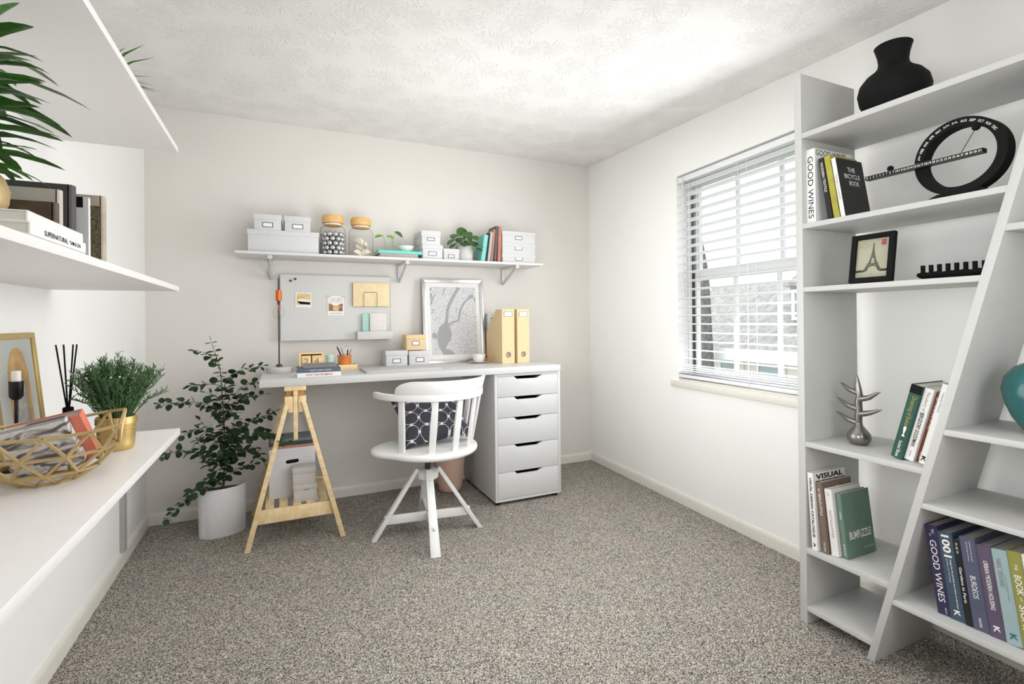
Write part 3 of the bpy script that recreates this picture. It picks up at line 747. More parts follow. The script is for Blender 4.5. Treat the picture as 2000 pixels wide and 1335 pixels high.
# lower right row, all leaning
c1 = cov('cover_indigo', (46, 38, 74)); c2 = cov('cover_petrol', (58, 77, 94)); c3 = cov('cover_black', (20, 20, 22)); c4 = cov('cover_slate', (80, 85, 106))
c5 = cov('cover_plum', (90, 77, 99)); c6 = cov('cover_pale_aqua', (152, 174, 176)); c7 = cov('cover_olive', (144, 142, 70))
LN = 7.4
row = [
 ('indigo book at the left of the leaning row in the lowest right bay', .864, .0325, .265, c1, (('GOOD WINES', .17, .86, .52, 'ink_w'), ('Michel', .045, .09, .22, 'ink_w', 0, .12), ('Vernet', .095, .125, .16, 'ink_w', 0, -.12), ('ANNO ALTO', .915, .985, .12, 'ink_w', 0, .2))),
 ('petrol blue book with large white numerals in the lowest right bay', .8310, .0365, .257, c2, (('1001', .035, .29, .56, 'ink_w', .03), ('design for the gardens and others to find them', .31, .865, .15, 'ink_w', .012, .12), ('gardens and the design', .31, .58, .11, 'ink_w', 0, -.12), ('K', .885, .95, .42, 'ink_w', .03))),
 ('thin black book between the petrol and slate ones in the lowest bay', .7935, .0165, .248, c3, (('Gardens in Paris', .33, .74, .42, 'ink_w', .01), ('in to in', .05, .17, .4, 'ink_w'))),
 ('slate blue book with thin pale lettering in the lowest right bay', .7760, .0375, .262, c4, (('BURDEOS', .42, .66, .36, 'ink_w'), ('architecture of the vineyards', .04, .26, .12, 'ink_w', 0, .14), ('from the river to the sea', .05, .26, .1, 'ink_w', 0, -.06), ('ARQUINE', .86, .96, .18, 'ink_w', .01))),
 ('plum coloured book with white capitals in the lowest right bay', .7375, .0345, .253, c5, (('URBAN MODERN HOUSING', .17, .70, .32, 'ink_w', .008), ('K', .87, .94, .42, 'ink_w', .03))),
 ('pale aqua book with dark lettering in the lowest right bay', .7020, .034, .256, c6, (('FABRIC DESIGNERS', .10, .40, .3, 'ink_g', 0, -.12), ('of the twentieth century', .26, .55, .14, 'ink_g', 0, .14), ('K', .88, .95, .44, 'teal', .03))),
 ('olive green book with white lettering in the lowest right bay', .6670, .0300, .264, c7, (('THE', .13, .19, .22, 'ink_w', .01), ('BOOK', .24, .44, .5, 'ink_w', .01), ('of', .46, .5, .2, 'ink_w'), ('SIGNS', .54, .80, .5, 'ink_w', .01))),
 ('white book with red lettering at the right of the lowest row', .6360, .0330, .266, cov('cover_white_red', (232, 230, 226)), (('ART', .06, .17, .5, 'ink_red'), ('STORIES', .3, .6, .4, 'ink_red'))),
]
for lab, y, t, h, cm, tx in row:
    book(lab, Mlean(1.840, y, Z4 + .0002, LN), t, h, .205, cm, 'paper_g', tx, group=GB)
# fourth level left: four leaning books against the panel
c_b = cov('cover_taupe', (116, 97, 86)); c_g = cov('cover_sage', (100, 126, 110)); cw = cov('cover_white', (230, 229, 226), var=.008)
book('tall white book with heavy black capitals, lowest left bay of bookcase', Mlean(1.800, 1.2415, Z5 + .0002, 3.4), .0220, .286, .19, cw, 'paper',
     (('VISUAL DESIGN CATALOGUE', .06, .83, .42, 'ink', .03), ('A', .90, .955, .4, 'ink', .03)), (('VISUAL', .5, .945, .84, .07, 'ink', .03), ('DESIGN', .5, .862, .84, .07, 'ink', .03), ('CATALOGUE', .5, .45, .84, .08, 'ink', .03)), group=GB)
book('taupe brown book with white star, second from the panel in the lowest left bay', Mlean(1.810, 1.2088, Z5 + .0002, 5.6), .0225, .257, .175, c_b, 'paper',
     (('#1 BERLIN STYLE', .09, .47, .42, 'ink_w'), ('TASCHEN', .84, .97, .3, 'ink_w')), (('*', .5, .90, .08, None, 'ink_w', .02),), group=GB)
book('white book with thin serif lettering, beside the sage green one', Mlean(1.820, 1.1815, Z5 + .0002, 6.2), .0265, .238, .17, cov('cover_ivory', (226, 224, 220), var=.008), 'paper',
     (('ANTIQUITIES', .31, .73, .34, 'ink_g'), ('A N', .05, .10, .3, 'ink_g')), (), group=GB)
bf = book('sage green book showing its embossed front cover in the bookcase', Mlean(1.834, 1.1475, Z5 + .0002, 6.6), .0170, .229, .165, c_g, 'paper',
     (('INVISIBLE', .28, .40, .3, 'ink_w'), ('BUMFUZZLE', .78, .95, .3, 'ink_w')), (('BUMFUZZLE', .52, .335, .76, .12, 'ink_w', .02), ('JUNE COTNER', .76, .11, .34, .022, 'ink_w', .01)), group=GB)
emb = MB()
for pts in (((.42, .88), (.38, .70), (.35, .54)), ((.42, .88), (.52, .72), (.60, .58), (.55, .55)), ((.36, .56), (.48, .52), (.56, .50)), ((.35, .46), (.45, .52), (.58, .51), (.70, .45)), ((.40, .43), (.50, .47), (.62, .45))):
    emb.tube([(x * .165, -.0173, z * .229) for x, z in pts], .0006, 5)
emb.build('embossed_drawing', cov('cover_sage_dark', (92, 114, 102)), bf)
# mid level: leaning right onto the divider
def Mr(y, x): return Mlean(x, y, .6902, -14.6)
g = cov('cover_forest', (26, 76, 65)); rb = cov('cover_rust', (118, 62, 36))
gb = book('dark green book with yellow script leaning on the slanted divider', Mr(.9582, 1.838), .034, .254, .18, g, 'paper',
     (('Dreaming of Snakes', .15, .56, .5, 'ink_gold'), ('Isobel Blues', .76, .98, .3, 'ink_w')), group=GB, neg=False)
MB().box(-.0006, 0, .0002, .0338, .226, .2538).build('spine_band', M['ink'], gb)
fish = MB(); fish.prism([(.012, .108), (.017, .114), (.021, .106), (.0175, .086), (.021, .078), (.011, .077), (.015, .086)], 'x', -.0008, 0); fish.build('fish_emblem', M['ink_w'], gb)
book('white book with bold black name leaning beside the green one', Mr(.9305, 1.846), .0262, .247, .17, cw, 'paper',
     (('Peculiarly of', .05, .31, .42, 'ink_g'), ('BERGDORF GOODMAN', .33, .80, .42, 'ink', .02), ('assouline', .86, .94, .18, 'ink_g')), group=GB, neg=False)
book('rust brown book with pale lettering leaning on the divider', Mr(.9125, 1.860), .0172, .236, .16, rb, 'paper_g',
     (('#1 MINIMAL STYLE', .07, .52, .5, 'ink_w'), ('TASCHEN', .84, .96, .32, 'ink_w')), group=GB, neg=False)
book('slim white book leaning next to the rust brown one', Mr(.8930, 1.838), .0187, .268, .17, cw, 'paper',
     (('Imperial Mineral', .10, .34, .36, 'ink_g'), ('K', .90, .97, .6, 'ink', .03)), group=GB, neg=False)
book('thin dark grey book pressed against the slanted divider', Mr(.8850, 1.834), .0070, .297, .17, cov('cover_graphite', (74, 74, 72)), 'paper', (('.', .36, .40, .8, 'ink_red'),), group=GB, neg=False, shell=.0018)
# second level
book('thick white book with tall thin black capitals, upper left bay', Mlean(1.822, 1.2610, Z2 + .0002, .5), .0345, .283, .225, cov('cover_white_b', (236, 236, 234), var=.006), 'paper',
     (('GOOD WINES', .10, .93, .60, 'ink'),), (('GOOD WINES', .43, .945, .80, .075, 'ink'),), group=GB)
book('slim black book with pale lettering in the upper left bay', Mlean(1.828, 1.1840, Z2 + .0002, 8.4), .0185, .240, .16, c3, 'paper_g', (('MODERN TEXTILE', .08, .55, .5, 'ink_w'),), group=GB)
book('mustard yellow cloth book in the upper left bay', Mlean(1.826, 1.1605, Z2 + .0002, 8.6), .0215, .241, .16, cov('cover_mustard', (168, 160, 62), var=.08), 'paper', (('colour atlas', .50, .68, .22, 'ink_gold'),), group=GB)
book('black covered book with a white spine facing out, upper left bay', Mlean(1.826, 1.1345, Z2 + .0002, 8.8), .0145, .226, .155, cov('cover_charcoal', (26, 26, 27)), 'paper', (('THE BICYCLE BOOK', .28, .70, .42, 'ink_g'),),
     (('THE', .52, .82, .28, .078, 'ink_w', .01), ('BICYCLE', .52, .705, .58, .078, 'ink_w', .01), ('BOOK', .56, .59, .38, .078, 'ink_w', .01), ('travels by wheel', .58, .525, .42, .02, 'ink_g')), group=GB, spine_m=cov('spine_white', (234, 233, 230)))

# ------------------------------------------------------------------ objects in the bookcase
o = MB().lathe([(.070, 0), (.086, .02), (.106, .065), (.112, .10), (.105, .132), (.086, .158), (.062, .176), (.049, .192), (.046, .21), (.049, .235), (.056, .262), (.059, .27), (.057, .272), (.052, .264), (.043, .21), (.046, .19), (.03, .17)], 48).build('vase', M['black'], smooth=40)
o.scale = (.955, .955, .93); o.location = (1.957, 1.030, 1.8612); tag(o, 'large matt black vase on top of the bookcase', 'vase')

# perpetual calendar ring
pc = thing('perpetual_calendar', 'black ring shaped calendar with number bar in the bookcase', 'calendar', (1.806, .7840, Z2 + .0005))
RO, RI, RC_ = .1115, .0885, .1135
def ringxy(r, a): return (r * cos(a), RC_ + r * sin(a))
mb = MB(); n_ = 56
mb.rings([[(x, -ringxy(r, 2 * pi * k / n_)[0], ringxy(r, 2 * pi * k / n_)[1]) for k in range(n_)] for r, x in ((RO, 0), (RO, .044), (RI, .044), (RI, 0), (RO, 0))], True, False)
mb.build('ring', M['black'], pc, smooth=40)
MB().prism([(.085, 0), (-.072, 0), (-.05, .012), (.055, .012)], 'x', .003, .034).build('foot', M['black'], pc)
tx = MB(); mo = 'JAN FEB MAR APR MAY JUN JUL AUG SEP OCT NOV DEC'.split(); rm_ = (RO + RI) / 2
for k, s_ in enumerate(mo):
    a = radians(167 - k * 12.2); tdir = Vector((0, -sin(a), -cos(a))); rdir = Vector((0, -cos(a), sin(a)))
    tx.text(s_, (0, -rm_ * cos(a), RC_ + rm_ * sin(a)), tdir, rdir, .0150, .0070, .004)
tx.build('month_lettering', M['ink_w'], pc, smooth=0)
bar_ = MB().box(-.026, -.003, -.068, .243, .101, .114).build('number_bar', M['black_s'], pc, bevel=.0004, seg=1)
tx = MB()
for k in range(31):
    yy = .236 - k * (.297 / 30)
    tx.text(str(k + 1), (-.026, yy, .1075), (0, -1, 0), (0, 0, 1), .0028 if k < 9 else .0072, .0062, .015)
tx.build('number_lettering', M['ink_w'], bar_, smooth=0)
ed = MB(); ed.box(-.0264, -.0260, -.068, .243, .1132, .114); ed.box(-.0264, -.0260, -.068, .243, .101, .1014); ed.build('bar_edge_lines', M['ink_g'], bar_)
MB().ball((-.014, .172, .1235), .0092, 16, 10).build('marker_ball', M['black'], pc, smooth=80)
st = MB().tube([(-.014, -.012, .114), (-.014, -.045, .172)], .0009, 6).build('pointer_wire', M['black'], pc)
MB().ball((-.014, -.049, .1795), .0100, 16, 10).build('marker_ball', M['black'], pc, smooth=80)

# framed postcard
fl_ = radians(9)
pf = thing('picture_frame', 'small black frame with a sepia tower postcard in the bookcase', 'picture', mtx=Matrix.Translation((1.802, 1.100, 1.2790)) @ Matrix.Rotation(fl_, 4, 'Y') @ frame_mtx((0, 0, 0), (0, -1, 0), (1, 0, 0), (0, 0, 1)))
FW, FH = .136, .168
mb = MB(); rect_frame(mb, 0, FW, 0.0006, FH, .0165, 0, .017); mb.build('frame', M['black'], pf, bevel=.0006, seg=1)
pcm = mat('postcard_sepia', (176, 168, 148), .7, var=.05, scale=12)
pi_ = MB().box(.0165, FW - .0165, .009, .0105, .017, FH - .0165).build('postcard', pcm, pf)
MB().box(.0165, FW - .0165, .011, .015, .016, FH - .016).build('backing', M['black'], pf)
tw = mat('tower_grey_green', (92, 94, 80), .8, var=.1, scale=60); T = MB(); yy = (.0085, .009)
cx_ = .070
T.prism([(cx_ - .0012, .138), (cx_ + .0012, .138), (cx_ + .003, .112), (cx_ + .0075, .088), (cx_ - .0075, .088), (cx_ - .003, .112)], 'y', *yy)
T.prism([(cx_ - .0092, .085), (cx_ + .0092, .085), (cx_ + .0092, .088), (cx_ - .0092, .088)], 'y', *yy)
for s in (-1, 1):
    T.prism([(cx_ + s * .0078, .085), (cx_ + s * .0030, .085), (cx_ + s * .006, .066), (cx_ + s * .015, .066)], 'y', *yy)
    T.prism([(cx_ + s * .0172, .062), (cx_ + s * .010, .062), (cx_ + s * .0175, .040), (cx_ + s * .031, .040)], 'y', *yy)
T.prism([(cx_ - .0185, .062), (cx_ + .0185, .062), (cx_ + .0185, .0665), (cx_ - .0185, .0665)], 'y', *yy)
for k in range(10):
    a0, a1 = pi * k / 10, pi * (k + 1) / 10
    T.prism([(cx_ + .0165 * cos(a0), .043 + .014 * sin(a0)), (cx_ + .0165 * cos(a1), .043 + .014 * sin(a1)), (cx_ + .0200 * cos(a1), .043 + .0195 * sin(a1)), (cx_ + .0200 * cos(a0), .043 + .0195 * sin(a0))], 'y', *yy)
T.build('printed_tower', tw, pi_)
mb = MB(); rr = random.Random(3)
for s in (0, 1):
    for k in range(7):
        x = (.019 + k * .0042) if s == 0 else (FW - .019 - k * .0036)
        q = [(x + .004 * cos(2 * pi * j / 9), .0405 + rr.uniform(-.001, .0015) + .0042 * sin(2 * pi * j / 9)) for j in range(9)]
        mb.prism(q, 'y', .0087, .009)
mb.build('printed_trees', mat('tree_print', (62, 66, 54), .8), pi_)
MB().box(.0170, FW - .0170, .0088, .009, .0172, .033).build('printed_ground', mat('ground_print', (164, 158, 142), .8, var=.06), pi_)
MB().box(.094, .1085, .0085, .009, .1265, .1460).build('printed_stamp', mat('stamp_red', (172, 84, 86), .8, var=.25, scale=160), pi_)
mb = MB()
for r_ in (.0145, .0105):
    for k in range(24):
        a = 2 * pi * k / 24; b2 = 2 * pi * (k + 1) / 24
        mb.bar((.043 + r_ * cos(a), .0088, .130 + r_ * .62 * sin(a)), (.043 + r_ * cos(b2), .0088, .130 + r_ * .62 * sin(b2)), .0005, .0004, (0, 1, 0))
mb.build('printed_postmark', mat('postmark', (146, 142, 126), .8), pi_)
MB().box(.0165, FW - .0165, .0072, .0076, .017, FH - .0165).build('glass', M['pane'], pf)
MB().prism([(.016, .100), (.016, .105), (.060, .0125), (.055, .0095)], 'x', FW / 2 - .012, FW / 2 + .012).build('easel_leg', M['black'], pf)

# candle holder with a row of cups
chd = thing('candle_holder', 'long black candle holder with a row of cups in the bookcase', 'candle holder', (1.905, .842, 1.2762))
mb = MB(); L_ = .092
rs = []
for k in range(17):
    f_ = k / 16; y = L_ - 2 * L_ * f_; e = 1 - abs(2 * f_ - 1) ** 5
    hw_ = .018 + .010 * e; zb = .010 * (1 - e)
    rs.append([(-hw_ * .6, y * .96, zb + .0003), (hw_ * .6, y * .96, zb + .0003), (hw_, y, .016), (hw_ * .8, y, .026 - .002 * cos(k * 2)), (-hw_ * .8, y, .026 - .002 * cos(k * 2)), (-hw_, y, .016)])
mb.rings(rs); mb.build('body', M['black'], chd, smooth=50)
for k in range(8):
    y = .080 - k * .0225
    MB().lathe([(.0060, .016), (.0064, .050), (.0054, .050), (.0050, .040), (.001, .040)], 14, -.004, y).build('cup', M['black'], chd)

# antler sculpture
an = thing('antler_sculpture', 'pewter antler branch sculpture on a round base in the bookcase', 'sculpture', (1.930, 1.146, .6902))
MB().lathe([(.020, 0), (.028, .004), (.037, .016), (.0395, .028), (.036, .042), (.025, .056), (.014, .070), (.0105, .084)], 32).build('base', M['pewter'], an, smooth=60)
mb = MB()
mb.tube([(0, 0, .078), (0, .001, .10), (0, -.002, .13), (0, .001, .155), (0, -.004, .18), (0, .001, .205), (0, .004, .235), (0, .005, .262)], [.0115, .0125, .0115, .0125, .0115, .0115, .0075, .001], 14)
for dy, zt, z0_, sx in ((.066, .223, .195, 0), (.080, .165, .135, 0), (.082, .110, .083, 0), (-.076, .203, .172, 0), (-.080, .140, .117, 0)):
    s = 1 if dy > 0 else -1
    mb.tube([(0, 0, z0_ - .004), (0, dy * .25, z0_ - .002 + .002), (0, dy * .5, z0_ + .004 + (.002 if s < 0 else 0)), (0, dy * .8, z0_ + (zt - z0_) * .72), (0, dy, zt)], [.011, .0105, .0088, .0055, .001], 12)
mb.build('branches', M['pewter'], an, smooth=70)

# objects in the right bays, cut by the frame
o = MB().lathe([(.036, 0), (.050, .010), (.072, .045), (.087, .085), (.094, .125), (.088, .160), (.066, .190), (.036, .206), (.026, .214), (.028, .224), (.022, .224), (.018, .21)], 40).build('vase', M['teal'], smooth=60)
o.location = (1.960, .655, .8217); tag(o, 'round glossy teal vase at the right edge of the bookcase', 'vase')
o = MB().lathe([(.030, 0), (.046, .01), (.062, .045), (.066, .075), (.058, .105), (.036, .125), (.024, .135), (.026, .150), (.02, .15), (.018, .13)], 36).build('vase', mat('blush_ceramic', (222, 206, 190), .6), smooth=60)
o.location = (1.945, .605, .5822); tag(o, 'small blush ceramic vase at the right edge below the teal one', 'vase')

# ------------------------------------------------------------------ things on the shelf over the desk
o = MB().box(-.124, .124, 0, .17, 0, .0272).build('book', mat('cover_dusty_mauve', (176, 160, 152), .7, var=.05), bevel=.001)
o.location = (.684, 3.245, ZS + .0002); tag(o, 'thin mauve book lying lowest under the aqua one on the desk shelf', 'book')
ab_ = book('aqua cloth book lying under the small white bowl on the desk shelf', frame_mtx((.834, 3.243, ZS + .0277), (0, 1, 0), (0, 0, -1), (-1, 0, 0)), .019, .282, .18, 'aqua', 'paper_w', group=None)
o = MB().lathe([(.024, 0), (.026, .003), (.040, .014), (.053, .034), (.056, .040), (.053, .040), (.038, .017), (.01, .008)], 36).build('bowl', M['porcelain'], smooth=60)
o.location = (.742, 3.318, ZS + .0470); tag(o, 'small white bowl on the aqua book', 'bowl')
# glass bud vases with cuttings
def budvase(label, x, y, r, h):
    o = MB().lathe([(r * .7, 0), (r * .95, .004), (r, .016), (r * .92, .03), (r * .45, h * .68), (r * .34, h * .78), (r * .42, h)], 24, caps=False).build('bud_vase', M['glass'], smooth=60)
    o.location = (x, y, ZS + .0470); return tag(o, label, 'vase')
budvase('left small clear glass bud vase on the aqua book', .604, 3.315, .022, .068)
budvase('right small clear glass bud vase on the aqua book next to the bowl', .655, 3.318, .024, .078)
def leafmesh(name, pts, fold=.15, curl=.15, mat_=None):
    """leaf outline: list of (t along length 0..1, half width), unit length along +X, normal +Z"""
    v = []; f = []
    for t, hw in pts:
        z = -curl * t * t
        v += [(t, -hw, z + fold * hw), (t, 0, z), (t, hw, z + fold * hw)]
    for k in range(len(pts) - 1):
        a = 3 * k
        f += [(a, a + 3, a + 4, a + 1), (a + 1, a + 4, a + 5, a + 2)]
    me = bpy.data.meshes.new(name); me.from_pydata(v, [], f); me.shade_smooth(); me.materials.append(mat_); return me
OVAL = [(0, .01), (.06, .10), (.2, .24), (.4, .33), (.6, .32), (.8, .21), (.94, .08), (1, .0)]
ROUND = [(0, .02), (.05, .18), (.18, .36), (.4, .48), (.6, .48), (.8, .37), (.94, .19), (1, .02)]
BLADE = [(0, .014), (.1, .045), (.3, .080), (.55, .088), (.8, .066), (.93, .034), (1, .0)]
def place_leaf(me, parent, p, d, s, up=(0, 0, 1), org=(0, 0, 0), roll=0, name='leaf'):
    d = Vector(d).normalized(); z = Vector(up); z = z - d * z.dot(d)
    if z.length < .05: z = Vector((1, 0, 0)) - d * d.x
    z.normalize(); z = Matrix.Rotation(roll, 3, d) @ z; y = z.cross(d)
    o = link(name, me, parent)
    s3 = s if isinstance(s, tuple) else (s, s, s)
    p = Vector(p) - Vector(org)
    o.matrix_basis = Matrix(((d.x * s3[0], y.x * s3[1], z.x * s3[2], p.x), (d.y * s3[0], y.y * s3[1], z.y * s3[2], p.y), (d.z * s3[0], y.z * s3[1], z.z * s3[2], p.z), (0, 0, 0, 1)))
    return o
cut = thing('plant_cutting', 'bright green leafy cutting standing in the two clear bud vases', 'plant', (.635, 3.32, ZS + .0473))
og = (.635, 3.32, ZS + .0473)
mb = MB(); 
def rel(p): return tuple(a - b for a, b in zip(p, og))
for pts in (((.606, 3.315, 1.632), (.604, 3.315, 1.69), (.594, 3.316, 1.727), (.560, 3.30, 1.722)), ((.655, 3.318, 1.632), (.655, 3.318, 1.70), (.64, 3.31, 1.722)), ((.655, 3.318, 1.70), (.668, 3.32, 1.735), (.672, 3.318, 1.752))):
    mb.tube([rel(p) for p in pts], .0016, 6)
mb.build('stems', M['leaf_l'], cut)
lm = leafmesh('leaf_l', OVAL, .2, .1, M['leaf_l']); lm2 = leafmesh('leaf_m', OVAL, .25, .2, M['leaf_m'])
place_leaf(lm, cut, (.592, 3.312, 1.727), (-.9, -.3, -.28), .062, (-.1, -.6, 1), og)
place_leaf(lm, cut, (.612, 3.312, 1.722), (.85, -.4, -.15), .055, (0, -.75, 1), og)
place_leaf(lm2, cut, (.668, 3.312, 1.757), (.7, -.35, -.45), .066, (.3, -.8, .8), og)

# pot of round leaves (pilea)
pl = thing('potted_plant', 'round leaved green plant in a pale concrete pot on the desk shelf', 'plant', (1.156, 3.315, ZS))
MB().lathe([(.052, 0), (.056, .003), (.058, .105), (.0585, .109), (.054, .109), (.053, .09), (.01, .088)], 36).build('pot', M['pot_c'], pl)
MB().lathe([(.053, .086), (.03, .092), (.002, .093)], 20).build('soil', M['soil'], pl)
rd = leafmesh('round_leaf', ROUND, .12, .22, M['leaf_m']); rr = random.Random(5)
specs = [(-.085, -.05, .175, .075), (-.055, -.06, .150, .07), (.000, -.055, .19, .078), (.045, -.075, .165, .062), (.03, -.075, .125, .078), (-.085, -.01, .115, .066), (.080, -.085, .115, .066),
         (-.03, -.07, .118, .062), (.040, .01, .165, .062), (-.06, .05, .17, .07), (.02, .05, .215, .075), (-.02, .02, .22, .066), (.04, .06, .14, .06), (-.09, .03, .145, .062), (.070, -.088, .085, .056)]
mb = MB()
for x, y, z, s in specs:
    a = Vector((x * .55, y * .55, z)); d = Vector((x, y - .03, -.05))
    mb.tube([(0, 0, .09), (x * .25, y * .25, .09 + (z - .09) * .7), (x * .62, y * .62, z - .004)], .0013, 5)
    place_leaf(rd, pl, Vector((x, y, z)) * 1 - d.normalized() * s * .45, d, s, (x * 2, y * 2 - .12, .22), (0, 0, 0), rr.uniform(-.3, .3))
mb.build('stems', M['leaf_m'], pl)

# leaning books on the desk shelf: leaning to the right, against the box stack
SB = 'books on the shelf over the desk'
def Mfront(x, y, lean):   # spine faces the room, leaning in the wall plane (deg > 0: top to the right)
    return Matrix.Translation((x, y, ZS + .0003)) @ Matrix.Rotation(radians(lean), 4, 'Y') @ frame_mtx((0, 0, 0), (0, 1, 0), (-1, 0, 0), (0, 0, 1))
# leaning right rests on the right bottom edge, which is local y = 0 here (thickness to the left is +Y -> -x)
for lab, xr, t, h, d, cm, ln, pg in (
    ('aqua covered book, leftmost of the leaning books beside the plant pot', 1.283, .030, .190, .13, cov('cover_aqua_cloth', (132, 206, 196)), 8.5, 'paper_g'),
    ('thin black book behind the aqua covered one on the desk shelf', 1.2975, .012, .205, .13, c3, 8.0, 'paper_g'),
    ('grey book in the middle of the leaning books on the desk shelf', 1.3218, .020, .212, .12, cov('cover_light_grey', (176, 178, 184)), 7.0, 'paper'),
    ('copper brown book among the leaning books on the desk shelf', 1.3421, .016, .232, .12, cov('cover_copper', (178, 122, 92)), 6.0, 'paper'),
    ('tall dark grey book with pale edges on the desk shelf', 1.3700, .021, .256, .14, cov('cover_dark_grey', (86, 84, 84)), 4.5, 'paper'),
    ('rusty red book, rightmost of the books before the box stack', 1.4024, .023, .254, .12, cov('cover_rust_red', (190, 118, 100), var=.1), 2.5, 'paper')):
    book(lab, Mfront(xr, 3.252, ln), t, h, d, cm, pg, (), (), group=SB, neg=False)

# ------------------------------------------------------------------ wall board and what hangs on it
BY = 3.455
wbd = thing('magnet_board', 'large pale grey magnetic board on the wall over the desk', 'board', (-.020, BY, 1.047))
MB().box(.004, .684, .001, .0345, .004, .416).build('panel', M['board'], wbd)
mb = MB(); rect_frame(mb, 0, .688, 0, .420, .005, -.0015, .0355); mb.build('frame', M['board_f'], wbd)
for x, z, lab in ((.040, 1.427, 'lower left dark red round magnet on the grey board'), (.067, 1.439, 'upper right dark red round magnet on the grey board')):
    o = MB().lathe([(.0075, 0), (.0075, .004), (.006, .0065), (.001, .007)], 18).build('magnet', mat('magnet_burgundy', (96, 44, 54), .4)); o.rotation_euler = (pi / 2, 0, 0); o.location = (x, BY - .0002, z); tag(o, lab, 'magnet')
def photo(label, x0, x1, z0, z1, tilt=0):
    t = thing('photo_print', label, 'photo', ((x0 + x1) / 2, BY - .0006, z0), (0, radians(tilt), 0))
    hw = (x1 - x0) / 2; h = z1 - z0
    MB().box(-hw, hw, -.0016, -.0006, 0, h).build('print', M['paper_w'], t)
    return t, hw, h
t, hw, h = photo('square photo of a boat taped on the grey board', .065, .160, 1.257, 1.353, 1)
MB().box(-hw + .008, hw - .006, -.0019, -.0017, .018, h - .008).build('picture', mat('photo_ochre', (226, 190, 128), .6, var=.14, scale=40), t)
MB().prism([(-.036, .038), (-.018, .022), (.041, .020), (.041, .034), (-.028, .040)], 'y', -.0022, -.00195).build('printed_boat', M['ink'], t)
MB().prism([(-.040, .046), (-.026, .0405), (.041, .036), (.041, .052), (-.02, .056)], 'y', -.0022, -.00195).build('printed_deck', M['paper_w'], t)
mb = MB()
for k in range(18):
    a, b2 = 2 * pi * k / 18, 2 * pi * (k + 1) / 18
    mb.bar((.016 + .011 * cos(a), -.0021, .074 + .013 * sin(a)), (.016 + .011 * cos(b2), -.0021, .074 + .013 * sin(b2)), .003, .0006, (0, 1, 0))
mb.build('printed_ring', mat('lilac_print', (206, 190, 196), .7), t)
MB().box(-.018, .018, -.0022, -.0017, h - .006, h + .007).build('tape', mat('washi_tape', (226, 218, 208), .7), t)
t, hw, h = photo('instant photo of a basket with a white border on the grey board', .257, .360, 1.206, 1.333, .6)
MB().box(-hw + .007, hw - .008, -.0019, -.0017, .029, h - .010).build('picture', mat('photo_brown', (150, 112, 78), .6, var=.4, scale=46), t)
MB().box(-hw + .007, hw - .008, -.0021, -.0019, .076, h - .010).build('printed_sky', mat('photo_pale', (224, 216, 210), .6, var=.12, scale=40), t)
MB().prism([(-.020, .058), (.022, .060), (.016, .031), (-.012, .031)], 'y', -.0023, -.0020).build('printed_basket', mat('photo_tan', (226, 182, 118), .6, var=.1, scale=80), t)
MB().prism([(-.028, .074), (-.010, .062), (.012, .063), (.030, .080), (.02, .088), (.002, .074), (-.015, .09)], 'y', -.00235, -.0020).build('printed_linen', M['paper_w'], t)
MB().text('summer at the lake', (0, -.0017, .014), (1, 0, 0), (0, 0, 1), .075, .006).build('handwriting', M['ink_g'], t, smooth=0)
for s in (-1, 1): MB().box(-.014, .014, -.0024, -.0018, -.005, .005).build('tape', mat('tape_tan', (224, 192, 152), .7), t).location = (s * hw * .9, 0, h - .003)
env = thing('patterned_folder', 'cream folder with white geometric lines on the grey board', 'folder', (.417, BY - .001, 1.266))
MB().box(0, .236, -.018, -.002, 0, .157).build('folder', mat('folder_cream', (240, 216, 164), .7, var=.03), env, bevel=.001)
MB().box(-.001, .001, -.0185, -.0015, .001, .156).build('folder_edge', mat('folder_pink', (226, 168, 150), .7), env)
mb = MB()
for i in range(4):
    for j in range(3):
        x0, z0_ = .004 + i * .0575, .004 + j * .050
        for q in (((0, 0), (.0575, .050)), ((0, .050), (.0575, 0)), ((.0287, 0), (0, .025)), ((.0287, 0), (.0575, .025)), ((0, .025), (.0575, .025)), ((.0287, .050), (.0575, .025))):
            mb.bar((x0 + q[0][0], -.0182, z0_ + q[0][1]), (x0 + q[1][0], -.0182, z0_ + q[1][1]), .0011, .0004, (0, 1, 0))
mb.build('printed_lines', M['ink_w'], env)
wh = thing('wire_holder', 'thin wire loop holder in front of the cream folder', 'holder', (.528, BY - .001, 1.268))
MB().tube([(-.043, -.026, .0), (-.043, -.026, .085), (-.037, -.026, .092), (.037, -.026, .092), (.043, -.026, .085), (.043, -.026, .0)], .0016, 6).build('wire_loop', M['grey_m'], wh)
for s in (-1, 1): MB().tube([(s * .043, -.026, 0), (s * .043, -.026, -.004), (s * .043, -.0005, -.004)], .0016, 6).build('wire_foot', M['grey_m'], wh)
rl = thing('magnetic_ledge', 'white ledge tray at the lower right corner of the grey board', 'ledge', (.438, 3.395, 1.046))
MB().box(0, .230, 0, .004, 0, .053).build('front', M['board'], rl, bevel=.001)
MB().box(0, .230, .004, .0605, 0, .004).build('bottom', M['board'], rl)
for x in (0, .226): MB().box(x, x + .004, .004, .0605, .004, .053).build('side', M['board'], rl)
nb = thing('notebook', 'mint green booklet standing in the white ledge tray', 'booklet', (.474, 3.432, 1.0505)); MB().box(0, .046, 0, .006, 0, .166).build('cover', M['mint'], nb, bevel=.0008)
MB().box(.002, .044, .0012, .0048, -.0003, .1655).build('pages', M['paper_w'], nb)
nb = thing('notebook', 'white booklet with grey herringbone pattern in the ledge tray', 'booklet', (.522, 3.420, 1.0505)); MB().box(0, .107, 0, .008, 0, .168).build('cover', mat('booklet_white', (232, 226, 222), .7), nb, bevel=.0008)
mb = MB()
